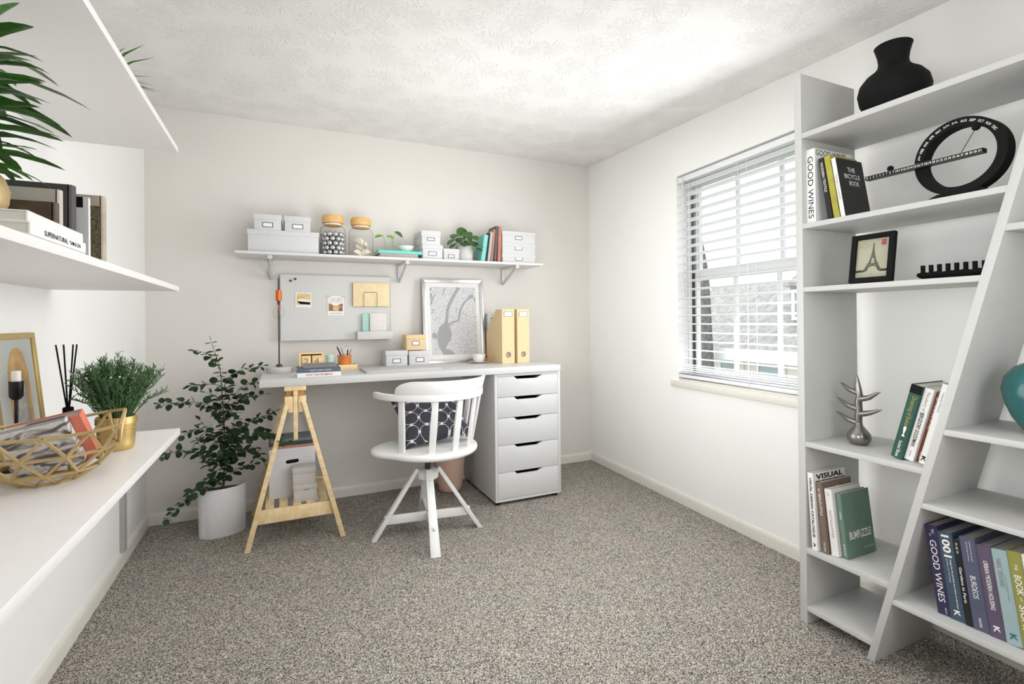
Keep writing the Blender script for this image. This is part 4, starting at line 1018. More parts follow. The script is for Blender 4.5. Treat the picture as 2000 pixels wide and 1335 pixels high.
for i in range(8):
    for j in range(12):
        x0, z0_ = .004 + i * .0128, .052 + j * .0096
        if (i // 2 + j // 3) % 3: mb.bar((x0, -.0002, z0_), (x0 + .009, -.0002, z0_ + (.007 if i % 2 else -.007)), .0014, .0004, (0, 1, 0))
        else: mb.bar((x0, -.0002, z0_), (x0 + .011, -.0002, z0_), .0014, .0004, (0, 1, 0))
mb.build('printed_pattern', mat('pattern_mauve', (196, 182, 178), .7), nb)

# ------------------------------------------------------------------ things on the desk
# lamp
LX, LY = -.028, 3.275
lp = thing('desk_lamp', 'slim lamp with copper socket and bare bulb on the left end of the desk', 'lamp', (LX, LY, DZ + .0003))
MB().lathe([(.070, 0), (.0715, .004), (.0715, .028), (.069, .032), (.02, .0325)], 44).build('base', mat('lamp_base_grey', (202, 201, 198), .5), lp)
MB().lathe([(.0165, .032), (.0165, .042), (.013, .047), (.004, .048)], 24).build('collar', M['grey_d'], lp)
MB().tube([(0, 0, .04), (0, 0, .525), (0, -.004, .545), (0, -.014, .553), (0, -.024, .545), (0, -.027, .53), (0, -.027, .488)], .0042, 10).build('pole', M['grey_d'], lp)
MB().lathe([(.010, .486), (.0165, .484), (.0168, .424), (.010, .422)], 28, 0, -.027).build('socket', M['copper'], lp)
MB().lathe([(.0075, .422), (.0085, .405), (.005, .400)], 16, 0, -.027).build('bulb_cap', M['grey_d'], lp)
bu = MB().lathe([(.0085, .405), (.012, .396), (.022, .384), (.0295, .368), (.0315, .350), (.028, .333), (.018, .322), (.002, .318)], 28, 0, -.027).build('bulb', M['glass'], lp, smooth=60)
MB().tube([(0, -.027, .402), (.004, -.027, .375), (.006, -.027, .345), (-.002, -.027, .340), (-.006, -.027, .345), (-.004, -.027, .375), (0, -.027, .402)], .0008, 5).build('filament', M['copper'], bu)

# books lying on the desk
GK = 'books lying on the desk'
def Mlie(xr, y, z, rz=0): return Matrix.Translation((xr, y, z)) @ Matrix.Rotation(radians(rz), 4, 'Z') @ frame_mtx((0, 0, 0), (0, 1, 0), (0, 0, -1), (-1, 0, 0))
book('white book with pink spine lettering lying at the bottom of the desk pile', Mlie(.283, 2.885, DZ + .0002, 1), .0245, .222, .155, cov('cover_white_desk', (232, 230, 228), var=.01), 'paper', (('HOW THEATRE MEANS', .20, .80, .48, 'ink_red', .01),), group=GK)
book('slate blue book lying in the middle of the desk pile', Mlie(.281, 2.884, DZ + .0249, 1), .0225, .220, .150, cov('cover_slate_blue', (84, 94, 110)), 'paper', (('CRAFTS. NEW WORLD', .28, .78, .34, 'ink_w'),), group=GK)
book('small grey covered book lying on top of the desk pile', Mlie(.262, 2.893, DZ + .0476, 1), .0185, .172, .120, cov('cover_grey_top', (122, 122, 122)), 'paper_w', (), group=GK)

# flat grey slab (folder box) under the boxes
fb = thing('portfolio_folder', 'flat pale grey portfolio lying on the desk before the boxes', 'folder', (.420, 2.900, DZ + .0002), (0, 0, radians(.6)))
MB().box(0, .440, 0, .27, 0, .0062).build('lower_cover', M['steel_d'], fb, bevel=.0008)
MB().box(.003, .436, .003, .268, .0062, .0078).build('paper_edge', M['card_g'], fb)
MB().box(0, .440, 0, .27, .0078, .0145).build('upper_cover', M['steel_d'], fb, bevel=.0008)

# wooden tray with calendar, cup and pencil pot
ty = thing('desk_tray', 'shallow light wood tray on the desk with a block calendar', 'tray', (.068, 3.225, DZ + .0003))
TW, TD = .346, .115
MB().box(0, TW, 0, TD, 0, .006).build('bottom', M['cal_wood'], ty)
MB().box(0, TW, 0, .006, .006, .030).build('side', M['cal_wood'], ty, bevel=.001); MB().box(0, TW, TD - .006, TD, .006, .030).build('side', M['cal_wood'], ty, bevel=.001)
for x in (0, TW - .006): MB().box(x, x + .006, .006, TD - .006, .006, .030).build('side', M['cal_wood'], ty, bevel=.001)
bc = thing('block_calendar', 'wooden block calendar reading 24 in the desk tray', 'calendar', (.079, 3.243, DZ + .0064))
mb = MB(); rect_frame(mb, 0, .139, 0, .108, .0125, 0, .052); mb.build('frame', M['cal_wood'], bc, bevel=.0008, seg=1)
MB().box(.0125, .1265, .046, .051, .0125, .0955).build('back', M['black'], bc)
for k, (ch_, x) in enumerate((('2', .0150), ('4', .0735))):
    cb_ = MB().box(x, x + .0525, -.001, .045, .0128, .0835 + .004).build('date_cube', M['cal_wood'], bc, bevel=.001)
    MB().text(ch_, (x + .026, -.001, .054), (1, 0, 0), (0, 0, 1), .026, .036).build('numeral', mat('numeral_brown', (150, 122, 88), .7), cb_, smooth=0)
dc_ = MB().lathe([(.0225, 0), (.0235, .002), (.0235, .058), (.0225, .060)], 32).build
mc = thing('lidded_cup', 'small mint green lidded cup in the desk tray', 'cup', (.258, 3.275, DZ + .0064))
MB().lathe([(.0215, 0), (.0235, .003), (.0235, .072), (.020, .074)], 32).build('body', M['mint_c'], mc)
MB().lathe([(.0245, .0725), (.0248, .083), (.0235, .086), (.004, .087)], 32).build('lid', M['mint_c'], mc)
pp = thing('pencil_pot', 'ribbed orange pot holding pencils in the desk tray', 'pot', (.343, 3.275, DZ + .0064))
pr = [(.034, 0)]
for k in range(6):
    z_ = .004 + k * .0115
    pr += [(.0385, z_), (.0405, z_ + .003), (.0405, z_ + .0075), (.0385, z_ + .0105)]
pr += [(.0425, .073), (.0425, .082), (.039, .082), (.036, .070), (.034, .01), (.004, .006)]
MB().lathe(pr, 36).build('body', M['terra'], pp, smooth=30)
def pencil(label, name, x0, y0, x1, y1, z1, m, r=.0034, tip=None):
    p0 = Vector((.343 + x0, 3.275 + y0, DZ + .0145)); p1 = Vector((.343 + x1, 3.275 + y1, z1)); L = (p1 - p0).length
    t = thing(name, label, 'pen', p0, (p1 - p0).to_track_quat('Z', 'Y').to_euler(), 'pencils in the orange pot')
    MB().lathe([(r * .7, 0), (r, .004), (r, L - .012), (r * .8, L - .010)], 10).build('shaft', m, t)
    MB().lathe([(r * .9, L - .012), (r * .5, L - .004), (r * .12, L)], 10).build('tip', tip or m, t)
pencil('black pencil leaning to the left in the orange pot', 'pencil', .010, .01, -.046, .004, 1.013, M['black'], .0038)
pencil('thin grey pen standing just right of the black pencil', 'pen', .012, .0, -.020, .012, 1.004, M['grey_m'], .0026)
pencil('white pen with a dark tip upright in the orange pot', 'pen', .002, .010, .012, .016, 1.014, M['porcelain'], .0032, M['black'])
pencil('short black pen upright in the orange pot', 'pen', .012, -.012, .017, -.016, .995, M['black'], .0036)
pencil('brown pencil leaning to the right in the orange pot', 'pencil', -.008, 0, .044, .006, .994, mat('pencil_brown', (168, 138, 112), .6), .0034)

# framed map leaning on the wall
ang = atan2(.062, .60)
fm = thing('framed_map', 'large silver framed black and white river map leaning on the wall', 'picture', (.884, 3.392, DZ + .0004), (-ang, 0, 0))
FW, FH = .456, .598
mb = MB(); rect_frame(mb, 0, FW, 0, FH, .026, 0, .019); mb.build('frame', M['silver_f'], fm, bevel=.0012)
mt = MB(); rect_frame(mt, .026, FW - .026, .026, FH - .026, .030, .009, .011); mt.build('mat_board', M['paper_w'], fm)
MB().box(.026, FW - .026, .013, .018, .026, FH - .026).build('backing', M['card_g'], fm)
mpm, n, l, p = base('map_print')
tc = n.new('ShaderNodeTexCoord'); mp = n.new('ShaderNodeMapping'); mp.inputs['Rotation'].default_value = (0, radians(28), 0); l.new(tc.outputs['Object'], mp.inputs[0])
v1 = n.new('ShaderNodeTexVoronoi'); v1.feature = 'DISTANCE_TO_EDGE'; v1.inputs['Scale'].default_value = 42; v1.distance = 'EUCLIDEAN'; l.new(mp.outputs[0], v1.inputs['Vector'])
v2 = n.new('ShaderNodeTexVoronoi'); v2.feature = 'DISTANCE_TO_EDGE'; v2.inputs['Scale'].default_value = 120; l.new(mp.outputs[0], v2.inputs['Vector'])
mn = n.new('ShaderNodeMath'); mn.operation = 'MINIMUM'; l.new(v1.outputs[0], mn.inputs[0]); l.new(v2.outputs[0], mn.inputs[1])
rp = n.new('ShaderNodeValToRGB'); e = rp.color_ramp.elements; e[0].position = .01; e[0].color = rgb(180, 180, 182); e[1].position = .07; e[1].color = rgb(226, 226, 226)
l.new(mn.outputs[0], rp.inputs[0]); l.new(rp.outputs[0], p.inputs['Base Color']); p.inputs['Roughness'].default_value = .8
ps = MB().box(.050, FW - .050, .0112, .0124, .050, FH - .050).build('map_sheet', mpm, fm)
riv = mat('map_river', (168, 168, 170), .8, var=.01)
RV = MB()
def ribbon(pts, yy=.0106):
    """pts: (x, z, halfwidth) in frame coordinates"""
    L_, R_ = [], []
    for k, (x, z, w2) in enumerate(pts):
        a = pts[max(k - 1, 0)]; b = pts[min(k + 1, len(pts) - 1)]
        d = Vector((b[0] - a[0], b[1] - a[1])); d.normalize(); nn = Vector((-d.y, d.x))
        L_.append((x + nn.x * w2, z + nn.y * w2)); R_.append((x - nn.x * w2, z - nn.y * w2))
    for k in range(len(pts) - 1): RV.prism([L_[k], L_[k + 1], R_[k + 1], R_[k]], 'y', yy, .0112)
sx_, sz_ = lambda px: (px - 95) / 790 * FW, lambda py: FH - (py - 160) / 1095 * FH
def mp_(pts): return [(sx_(a), sz_(b), w2 / 790 * FW) for a, b, w2 in pts]
ribbon(mp_([(568, 262, 24), (540, 310, 20), (490, 390, 20), (440, 490, 20), (410, 570, 20), (400, 650, 18), (392, 730, 22), (370, 800, 70), (365, 880, 95), (345, 960, 80), (330, 1040, 50), (345, 1090, 30), (395, 1140, 60), (400, 1166, 95)]))
ribbon(mp_([(420, 760, 14), (470, 730, 12), (545, 708, 12), (565, 620, 14), (580, 560, 14), (625, 480, 14), (680, 420, 12), (725, 385, 26), (760, 378, 22)]))
ribbon(mp_([(450, 870, 10), (400, 900, 40), (350, 905, 40)]), .0102)
ribbon(mp_([(262, 362, 5), (222, 420, 12), (200, 500, 10)])); ribbon(mp_([(205, 350, 20), (200, 420, 12)])); ribbon(mp_([(205, 280, 14), (195, 310, 10)]))
ribbon(mp_([(205, 565, 8), (240, 562, 8)])); ribbon(mp_([(205, 600, 7), (240, 590, 5)])); ribbon(mp_([(210, 880, 26), (235, 900, 34), (260, 930, 16)])); ribbon(mp_([(350, 380, 5), (380, 300, 6), (400, 270, 4)]))
ribbon(mp_([(770, 400, 10), (775, 470, 4)])); ribbon(mp_([(600, 600, 4), (640, 620, 3), (680, 655, 3)]))
RV.build('printed_river', riv, fm)
MB().box(.026, FW - .026, .0062, .0068, .026, FH - .026).build('glass', glassy('frame_glass', (.99, .99, .99), .22), fm)

# cup and saucer
cs_ = thing('saucer', 'white saucer under the copper handled cup on the desk', 'saucer', (1.237, 3.27, DZ + .0003))
MB().lathe([(.032, 0), (.038, .002), (.066, .007), (.070, .010), (.068, .0105), (.036, .005), (.004, .004)], 40).build('plate', M['porcelain'], cs_, smooth=60)
cp = thing('cup', 'white cup with copper handle on its saucer beside the binders', 'cup', (1.237, 3.27, DZ + .0058))
MB().lathe([(.024, 0), (.030, .003), (.040, .018), (.0455, .040), (.047, .056), (.0455, .056), (.043, .040), (.036, .016), (.004, .005)], 40).build('bowl', M['porcelain'], cp, smooth=60)
MB().tube([(.043 + .022 * sin(pi * k / 10), 0, .030 + .017 * cos(pi * k / 10)) for k in range(11)], .0042, 8).build('handle', M['copper'], cp)

# magazine files
GM = 'magazine files on the desk'
def mfile(label, x0, x1, yf, m, zt=.371, dep=.29, lab=True, rz=0):
    t = thing('magazine_file', label, 'magazine file', (x0, yf, DZ + .0003), (0, 0, rz), GM)
    W = x1 - x0; th = .003; low = .205
    side = [(0, 0), (dep, 0), (dep, low), (.105, zt), (0, zt)]
    for x in (0, W - th): MB().prism(side, 'x', x, x + th).build('side', m, t)
    MB().box(th, W - th, dep - th, dep, 0, low).build('rear', m, t); MB().box(th, W - th, th, dep - th, 0, th).build('bottom', m, t)
    f = MB(); N = 20; r = .0155; hc = (W / 2, .060)
    ring = [(hc[0] + r * cos(2 * pi * k / N), hc[1] + r * sin(2 * pi * k / N)) for k in range(N)]
    sq = []
    for k in range(N):
        a = 2 * pi * k / N; c_, s_ = cos(a), sin(a); q = min((W / 2 - th) / max(abs(c_), 1e-6), .058 / max(abs(s_), 1e-6)); sq.append((hc[0] + q * c_, hc[1] + q * s_))
    for k in range(N):
        j = (k + 1) % N; f.prism([ring[k], ring[j], sq[j], sq[k]], 'y', 0, th)
    f.box(th, W - th, 0, th, .118, zt); f.box(th, W - th, 0, th, 0, .002)
    f.build('spine', m, t)
    g_ = MB(); g_.rings([[(hc[0] + q * cos(2 * pi * k / N), y, hc[1] + q * sin(2 * pi * k / N)) for k in range(N)] for q, y in ((r, -.0015), (r + .0035, -.0015), (r + .0035, 0), (r, 0), (r, -.0015))], True, False)
    g_.build('finger_ring', mat('ring_copper', (150, 108, 88), .35, metal=.6), t)
    if lab:
        f = MB(); rect_frame(f, W / 2 - .032, W / 2 + .030, zt - .051, zt - .016, .003, -.0022, -.0001); fo = f.build('label_holder', M['grey_m'], t)
        MB().box(W / 2 - .029, W / 2 + .027, -.0012, -.0002, zt - .048, zt - .019).build('label_card', M['paper_w'], fo)
    MB().box(th + .001, W - th - .001, .02, dep - .02, th + .001, .19).build('papers', M['paper_w'], t)
    return t
mfile('left cream yellow magazine file at the right end of the desk', 1.347, 1.440, 3.11, M['card_y'])
mfile('right cream yellow magazine file at the end of the desk', 1.462, 1.553, 3.11, M['card_y'])
gz = mfile('pale grey magazine file half hidden behind the cream ones', 1.352, 1.448, 3.405, M['card_w'], .345, .06, False) if False else None
gfl = thing('file_box', 'pale grey upright file box behind the cream magazine files', 'box', (1.362, 3.405, DZ + .0003))
MB().box(0, .085, 0, .060, 0, .345).build('body', M['card_w'], gfl, bevel=.001)
MB().box(.022, .075, -.0008, 0, .3085, .3135).build('slot', M['black'], gfl)

# boxes and books in the trestle
ZT = .1882
pb = thing('file_box', 'white polka dotted box standing in the pine trestle', 'box', (-.082, 3.055, ZT))
MB().box(0, .238, 0, .22, 0, .272).build('body', M['card_p'], pb, bevel=.002)
dots = MB(); rr = random.Random(11)
for i in range(11):
    for j in range(12):
        x = .012 + i * .0215 + (.0108 if j % 2 else 0) + rr.uniform(-.003, .003); z_ = .012 + j * .0225 + rr.uniform(-.003, .003)
        if x > .230 or (.085 < x < .150 and .185 < z_ < .215): continue
        dots.prism([(x + .0021 * cos(pi * k / 3), z_ + .0021 * sin(pi * k / 3)) for k in range(6)], 'y', -.0004, .0002)
dots.build('printed_dots', mat('dot_beige', (190, 174, 158), .8), pb)
q = [(.142 + .010 * sin(pi * k / 8), .200 + .010 * cos(pi * k / 8)) for k in range(9)] + [(.095 - .010 * sin(pi * k / 8), .197 - .010 * cos(pi * k / 8)) for k in range(9)]
MB().prism(q, 'y', -.0006, .001).build('hand_hole', M['black'], pb)
GT = 'books on the dotted box in the trestle'
zb = ZT + .2722
for lab, t_, x1_, h_, cm in (('copper brown book lowest on the dotted box in the trestle', .0150, .150, .225, cov('cover_terracotta', (182, 130, 106))),
                             ('dark navy book in the middle on the dotted box in the trestle', .0190, .150, .232, cov('cover_navy', (58, 62, 72))),
                             ('grey blue book topmost under the desk in the trestle', .0170, .140, .215, cov('cover_smoke', (112, 120, 124)))):
    book(lab, Mlie(x1_, 3.062, zb), t_, h_, .17, cm, 'paper_w', (), group=GT); zb += t_ + .0003
GX = 'grey boxes in the trestle'
sbox('lower small grey lidded box in the pine trestle', GX, .038, .160, 2.945, .10, ZT, .279, .026, M['card_g'], hole=(.087, .120, .250, .264))
sbox('upper small grey lidded box stacked in the pine trestle', GX, .034, .152, 2.945, .095, .2792, .372, .030, M['card_g'])

# ------------------------------------------------------------------ eucalyptus in its white oval pot
ep = thing('potted_eucalyptus', 'tall dark green eucalyptus in a white oval pot on the carpet', 'plant', (-.318, 3.195, 0))
PR = radians(18)
def oval(r, k, n_=48):
    a = 2 * pi * k / n_; x, y = .118 * r * cos(a), .075 * r * sin(a)
    return (x * cos(PR) - y * sin(PR), x * sin(PR) + y * cos(PR))
mb = MB(); mb.rings([[(*oval(r, k), z) for k in range(48)] for r, z in ((.94, 0), (.97, .004), (1, .262), (.97, .262), (.95, .235), (.3, .232))]); mb.build('pot', M['pot_w'], ep)
mb = MB(); mb.rings([[(*oval(r, k), z) for k in range(48)] for r, z in ((.95, .236), (.6, .243), (.1, .246))]); mb.build('soil', M['soil'], ep)
BR = [[(-.315, 3.17, .238), (-.301, 3.17, .454), (-.308, 3.17, .649), (-.316, 3.17, .815), (-.323, 3.17, .913), (-.344, 3.17, .991), (-.364, 3.17, 1.065)],
 [(-.321, 3.17, .905), (-.372, 3.125, .995), (-.431, 3.1, 1.017)], [(-.314, 3.17, .817), (-.378, 3.1, .839), (-.451, 3.05, .833)],
 [(-.310, 3.17, .790), (-.282, 3.183, .861), (-.228, 3.217, .894), (-.113, 3.25, .911)], [(-.303, 3.17, .62), (-.224, 3.133, .731), (-.153, 3.117, .757), (-.1, 3.1, .765)],
 [(-.306, 3.17, .70), (-.212, 3.225, .802), (-.134, 3.3, .812)], [(-.309, 3.17, .68), (-.429, 3.117, .744), (-.541, 3.083, .748), (-.577, 3.05, .756)],
 [(-.304, 3.17, .53), (-.164, 3.133, .618), (-.084, 3.117, .648), (-.043, 3.1, .667)], [(-.302, 3.17, .47), (-.151, 3.05, .555), (-.071, 2.95, .576), (.013, 2.82, .547)],
 [(-.302, 3.17, .40), (-.189, 3.1, .471), (-.135, 3.05, .457), (-.104, 3.0, .413)], [(-.304, 3.17, .39), (-.442, 3.083, .486), (-.508, 3.017, .514), (-.57, 2.95, .507)],
 [(-.303, 3.17, .45), (-.4, 3.133, .588), (-.458, 3.117, .592), (-.483, 3.1, .573)], [(-.306, 3.17, .50), (-.372, 3.175, .567), (-.425, 3.2, .635)],
 [(-.320, 3.18, .25), (-.420, 3.1, .285), (-.501, 3.05, .229), (-.537, 3.0, .181)], [(-.317, 3.17, .26), (-.369, 3.133, .385), (-.399, 3.117, .44), (-.42, 3.1, .531)],
 [(-.309, 3.17, .26), (-.287, 3.15, .399), (-.269, 3.15, .503), (-.226, 3.15, .547)], [(-.302, 3.17, .43), (-.256, 3.1, .618), (-.235, 3.05, .691)],
 [(-.311, 3.17, .27), (-.365, 3.1, .336), (-.383, 3.05, .335)], [(-.305, 3.17, .32), (-.263, 3.175, .409), (-.213, 3.2, .446)]]
EO = Vector((-.318, 3.195, 0)); rr = random.Random(21)
for k in range(12):
    z_ = .34 + .045 * k; a_ = k * 2.4; L_ = .15 - .006 * k
    BR.append([(-.304, 3.17, z_ - .04), (-.306 + .5 * L_ * cos(a_), 3.165 + .4 * L_ * sin(a_), z_ + .02), (-.308 + L_ * cos(a_), 3.16 + .8 * L_ * sin(a_), z_ + .03 + .02 * sin(k))])
eu = [leafmesh('eucalyptus_leaf', ROUND, f_, c_, M['leaf_d']) for f_, c_ in ((.15, .1), (.3, .25), (.05, .3))]
mb = MB(); nleaf = 0; big = []
def along(pts, s):
    L = [(Vector(pts[i + 1]) - Vector(pts[i])).length for i in range(len(pts) - 1)]; 
    for i, q in enumerate(L):
        if s <= q or i == len(L) - 1: return Vector(pts[i]).lerp(Vector(pts[i + 1]), min(1, s / q)), (Vector(pts[i + 1]) - Vector(pts[i])).normalized()
        s -= q
for bi, pts in enumerate(BR):
    P3 = [Vector(p) for p in pts]
    sm = [P3[0]]
    for i in range(len(P3) - 1):
        a0 = P3[max(i - 1, 0)]; a1 = P3[i]; a2 = P3[i + 1]; a3 = P3[min(i + 2, len(P3) - 1)]
        for k in range(1, 5):
            t_ = k / 4
            sm.append(.5 * ((2 * a1) + (-a0 + a2) * t_ + (2 * a0 - 5 * a1 + 4 * a2 - a3) * t_ ** 2 + (-a0 + 3 * a1 - 3 * a2 + a3) * t_ ** 3))
    mb.tube([p - EO for p in sm], [(.0042 if bi == 0 else .0022) * (1 - .75 * i / len(sm)) for i in range(len(sm))], 5)
    L = sum((sm[i + 1] - sm[i]).length for i in range(len(sm) - 1))
    s = .05 if bi == 0 else .05; step = .0255 if bi else .024; side = 0
    while s < L - .004:
        p, d = along(sm, s)
        side += 1
        ax = d.cross(Vector((0, 0, 1)))
        if ax.length < .2: ax = Vector((1, 0, 0))
        ax.normalize(); bx_ = d.cross(ax)
        th = (pi / 2) * (side % 2) + rr.uniform(-.5, .5)
        for sg in (1, -1):
            if rr.random() < .06: continue
            dr_ = (ax * cos(th) + bx_ * sin(th)) * sg + d * .35; dr_.z *= .55; dr_ += Vector((0, 0, rr.uniform(-.25, .1)))
            sz = rr.uniform(.034, .047) * (1 - .35 * (s / L) ** 3)
            q = p + dr_.normalized() * .004
            tip = q + dr_.normalized() * sz
            if tip.y > 3.47 or tip.x < -.70: continue
            nleaf += 1
            big.append((q, dr_.copy(), sz))
            if nleaf <= 0:
                place_leaf(rr.choice(eu), ep, q, dr_, sz, (rr.uniform(-.4, .4), rr.uniform(-.7, .15), 1), EO, rr.uniform(-.4, .4))
        s += step * rr.uniform(.85, 1.15)
    big.append((sm[-1], (sm[-1] - sm[-2]).normalized(), .032))
mb.build('stems', M['stem'], ep)
big.sort(key=lambda t: -t[2]); small = MB()
for k, (q, d, sz) in enumerate(big):
    up = (rr.uniform(-.4, .4), rr.uniform(-.7, .15), 1)
    if k < 299: place_leaf(rr.choice(eu), ep, q, d, sz, up, EO, rr.uniform(-.4, .4))
    else:
        o_ = place_leaf(eu[0], None, q, d, sz, up, EO, rr.uniform(-.4, .4)); m4 = o_.matrix_basis.copy(); bpy.data.objects.remove(o_)
        small.add([m4 @ v.co for v in eu[0].vertices], [tuple(p.vertices) for p in eu[0].polygons])
if small.v: small.build('small_leaves', M['leaf_d'], ep, smooth=80, recalc=False)['kind'] = 'stuff'

# ------------------------------------------------------------------ middle left shelf
ZM2 = 1.2977
GL = 'books on the middle left shelf'
def Mup_l(x, y): return frame_mtx((x, y, ZM2), (-1, 0, 0), (0, -1, 0), (0, 0, 1))        # spine faces the room
def Mlie_l(x, y1, z): return frame_mtx((x, y1, z), (-1, 0, 0), (0, 0, -1), (0, -1, 0))
zz = ZM2
# lying stack: local height runs towards the camera, start at the far end
for lab, t, x, y0, y1, cm, tx in (
    ('thin pale book lowest in the lying stack on the middle left shelf', .0095, -.372, 1.045, 1.300, cov('cover_pale_a', (224, 222, 219)), ()),
    ('white book with condensed black title lying on the middle left shelf', .0200, -.370, 1.050, 1.297, cov('cover_pale_b', (236, 235, 232), var=.008), (('SUPERNATURAL', .21, .62, .45, 'ink', .01), ('*SAM & DIN', .645, .88, .40, 'ink', .01))),
    ('pale book lying on top of the stack under the brass pot', .0180, -.373, 1.050, 1.292, cov('cover_pale_c', (232, 230, 226), var=.02), ())):
    # spine text must read towards +Y: local Z = +Y, local Y = Z x X
    Mx = frame_mtx((x, y1, zz), (-1, 0, 0), (0, 0, -1), (0, -1, 0))
    book(lab, Mx, t, y1 - y0, .20, cm, 'paper', (), group=GL)
    if tx:
        root = [o for o in COL.objects if o.get('label') == lab][0]
        for (txt, f0, f1, wf, m_, bo) in tx:
            hh = y1 - y0
            # local: spine at x=0 facing -X; world +Y is local -Z
            MB().text(txt, (0, -t / 2, hh * (1 - (f0 + f1) / 2)), (0, 0, -1), (0, -1, 0), (f1 - f0) * hh, wf * t, bo).build('spine_lettering', M[m_], root, smooth=0)
    zz += t + .0002
ZSTK = zz
bro = cov('cover_antique_brown', (92, 76, 58), var=.2)
book('antique brown book with ornate boards behind the brass pot', Mup_l(-.425, 1.331), .0225, .113, .16, bro, 'paper', group=GL, round_=.006, neg=False)
book('cream book between the antique brown and the charcoal ones', Mup_l(-.430, 1.366), .0220, .147, .16, cov('cover_cream_grey', (196, 190, 180)), 'paper', group=GL, round_=.006, neg=False)
book('tall charcoal book with a rounded spine on the middle left shelf', Mup_l(-.420, 1.402), .0275, .166, .17, cov('cover_charcoal_soft', (72, 70, 70)), 'paper', group=GL, round_=.008, neg=False)
wb_ = book('white book with a black band on its cover, middle left shelf', Mup_l(-.402, 1.440), .0120, .152, .14, cov('cover_white_band', (222, 223, 222)), 'paper', group=GL, neg=False)
MB().box(.010, .135, .0121, .0125, .128, .152).build('cover_band', M['ink'], wb_)
bb_ = book('beige antique book with green ornament, farthest on the middle left shelf', Mup_l(-.402, 1.540), .0250, .176, .15, cov('cover_beige_antique', (176, 162, 146), var=.1), 'paper', group=GL, round_=.007, neg=False)
MB().box(.002, .028, .0251, .0254, .006, .150).build('cover_border', mat('ornament_olive', (92, 88, 62), .8, var=.35, scale=160), bb_)
# brass pot with a dracaena
gv = thing('potted_dracaena', 'long leaved green plant in a brass pot on the lying books', 'plant', (-.500, 1.165, ZSTK + .0002))
MB().lathe([(.036, 0), (.046, .006), (.058, .030), (.060, .052), (.053, .074), (.043, .086), (.040, .088), (.050, .072), (.056, .05), (.01, .04)], 40).build('pot', M['brass_m'], gv, smooth=60)
MB().lathe([(.049, .070), (.02, .074), (.002, .074)], 20).build('soil', M['soil'], gv)
mb = MB(); mb.tube([(0, 0, .06), (.006, .004, .16), (.002, .0, .26), (.004, 0, .30)], [.006, .005, .004, .003], 8); mb.tube([(-.015, .01, .06), (-.03, .02, .18), (-.035, .02, .27)], [.005, .004, .003], 8); mb.build('stem', mat('cane', (132, 124, 70), .6), gv)
rr = random.Random(9)
bld = [leafmesh('dracaena_leaf', BLADE, .35, c_, M['leaf_p']) for c_ in (.28, .45, .62)]
for k in range(124):
    z_ = .085 + .22 * (k / 124); a = k * 2.39996 + rr.uniform(-.3, .3)
    st_ = Vector((.004, .002, z_)) if k % 3 else Vector((-.032, .02, min(z_, .26)))
    el = .50 - .3 * rr.random() + .40 * (k / 124)
    L_ = rr.uniform(.10, .152) * (1.0 - .25 * abs(k / 124 - .55))
    d = Vector((cos(a), sin(a), el))
    tipz = L_
    if (Vector((-.500, 1.165, 0)) + d.normalized() * L_).x < -.705: continue
    place_leaf(bld[k % 3], gv, st_, d, (L_, L_ * 1.25, L_), (0, 0, 1), (0, 0, 0), rr.uniform(-.3, .3))
for a, el, L_ in ((.0, 2.2, .11), (2.1, 2.0, .11), (4.2, 2.4, .10)):
    place_leaf(bld[0], gv, (.004, 0, .30), (cos(a), sin(a), el), (L_, L_ * 1.4, L_))
# plant on the top shelf: only tips of its leaves come over the edge
gp = thing('potted_grass', 'grassy plant on the topmost left shelf with only leaf tips showing', 'plant', (-.53, 1.93, 1.8092))
MB().lathe([(.045, 0), (.05, .004), (.06, .09), (.056, .09), (.05, .08), (.01, .078)], 32).build('pot', M['pot_c'], gp)
bl2 = leafmesh('grass_leaf', [(0, .006), (.3, .022), (.7, .020), (1, 0)], .3, .55, M['leaf_p'])
for k in range(26):
    a = 2 * pi * k / 26 + rr.uniform(-.1, .1); L_ = rr.uniform(.14, .20)
    if cos(a) < -.5: L_ *= .6
    place_leaf(bl2, gp, (.01 * cos(a), .01 * sin(a), .085), (cos(a), sin(a), rr.uniform(.7, 1.5)), (L_, L_ * 1.1, L_))

# ------------------------------------------------------------------ lowest left shelf
ZL = .7787
lean = radians(5.5)
gf = thing('picture_frame', 'gold framed line art print leaning on the left wall', 'picture', mtx=Matrix.Translation((-.674, 2.035, ZL)) @ Matrix.Rotation(-lean, 4, 'Y') @ frame_mtx((0, 0, 0), (0, 1, 0), (-1, 0, 0), (0, 0, 1)))
AW, AH = .27, .362
mb = MB(); rect_frame(mb, -AW, 0, .0004, AH, .0175, 0, .016); mb.build('frame', M['brass'], gf, bevel=.0008, seg=1)
am, n, l, p = base('line_art_print')
tc = n.new('ShaderNodeTexCoord'); wv = n.new('ShaderNodeTexWave'); wv.inputs['Scale'].default_value = 62; wv.inputs['Distortion'].default_value = 9; wv.inputs['Detail'].default_value = 1; wv.inputs['Detail Scale'].default_value = .2; wv.bands_direction = 'X'
mp = n.new('ShaderNodeMapping'); mp.inputs['Scale'].default_value = (1, 1, .35); l.new(tc.outputs['Object'], mp.inputs[0]); l.new(mp.outputs[0], wv.inputs['Vector'])
rp = n.new('ShaderNodeValToRGB'); e = rp.color_ramp.elements; e[0].position = .15; e[0].color = rgb(112, 110, 108); e[1].position = .38; e[1].color = rgb(222, 219, 215)
l.new(wv.outputs[0], rp.inputs[0]); l.new(rp.outputs[0], p.inputs['Base Color']); p.inputs['Roughness'].default_value = .8
MB().box(-AW + .0175, -.0175, .007, .010, .0175, AH - .0175).build('print', am, gf)
MB().box(-AW + .0175, -.0175, .0102, .015, .0175, AH - .0175).build('backing', M['card_g'], gf)
mb = MB()
arch = []
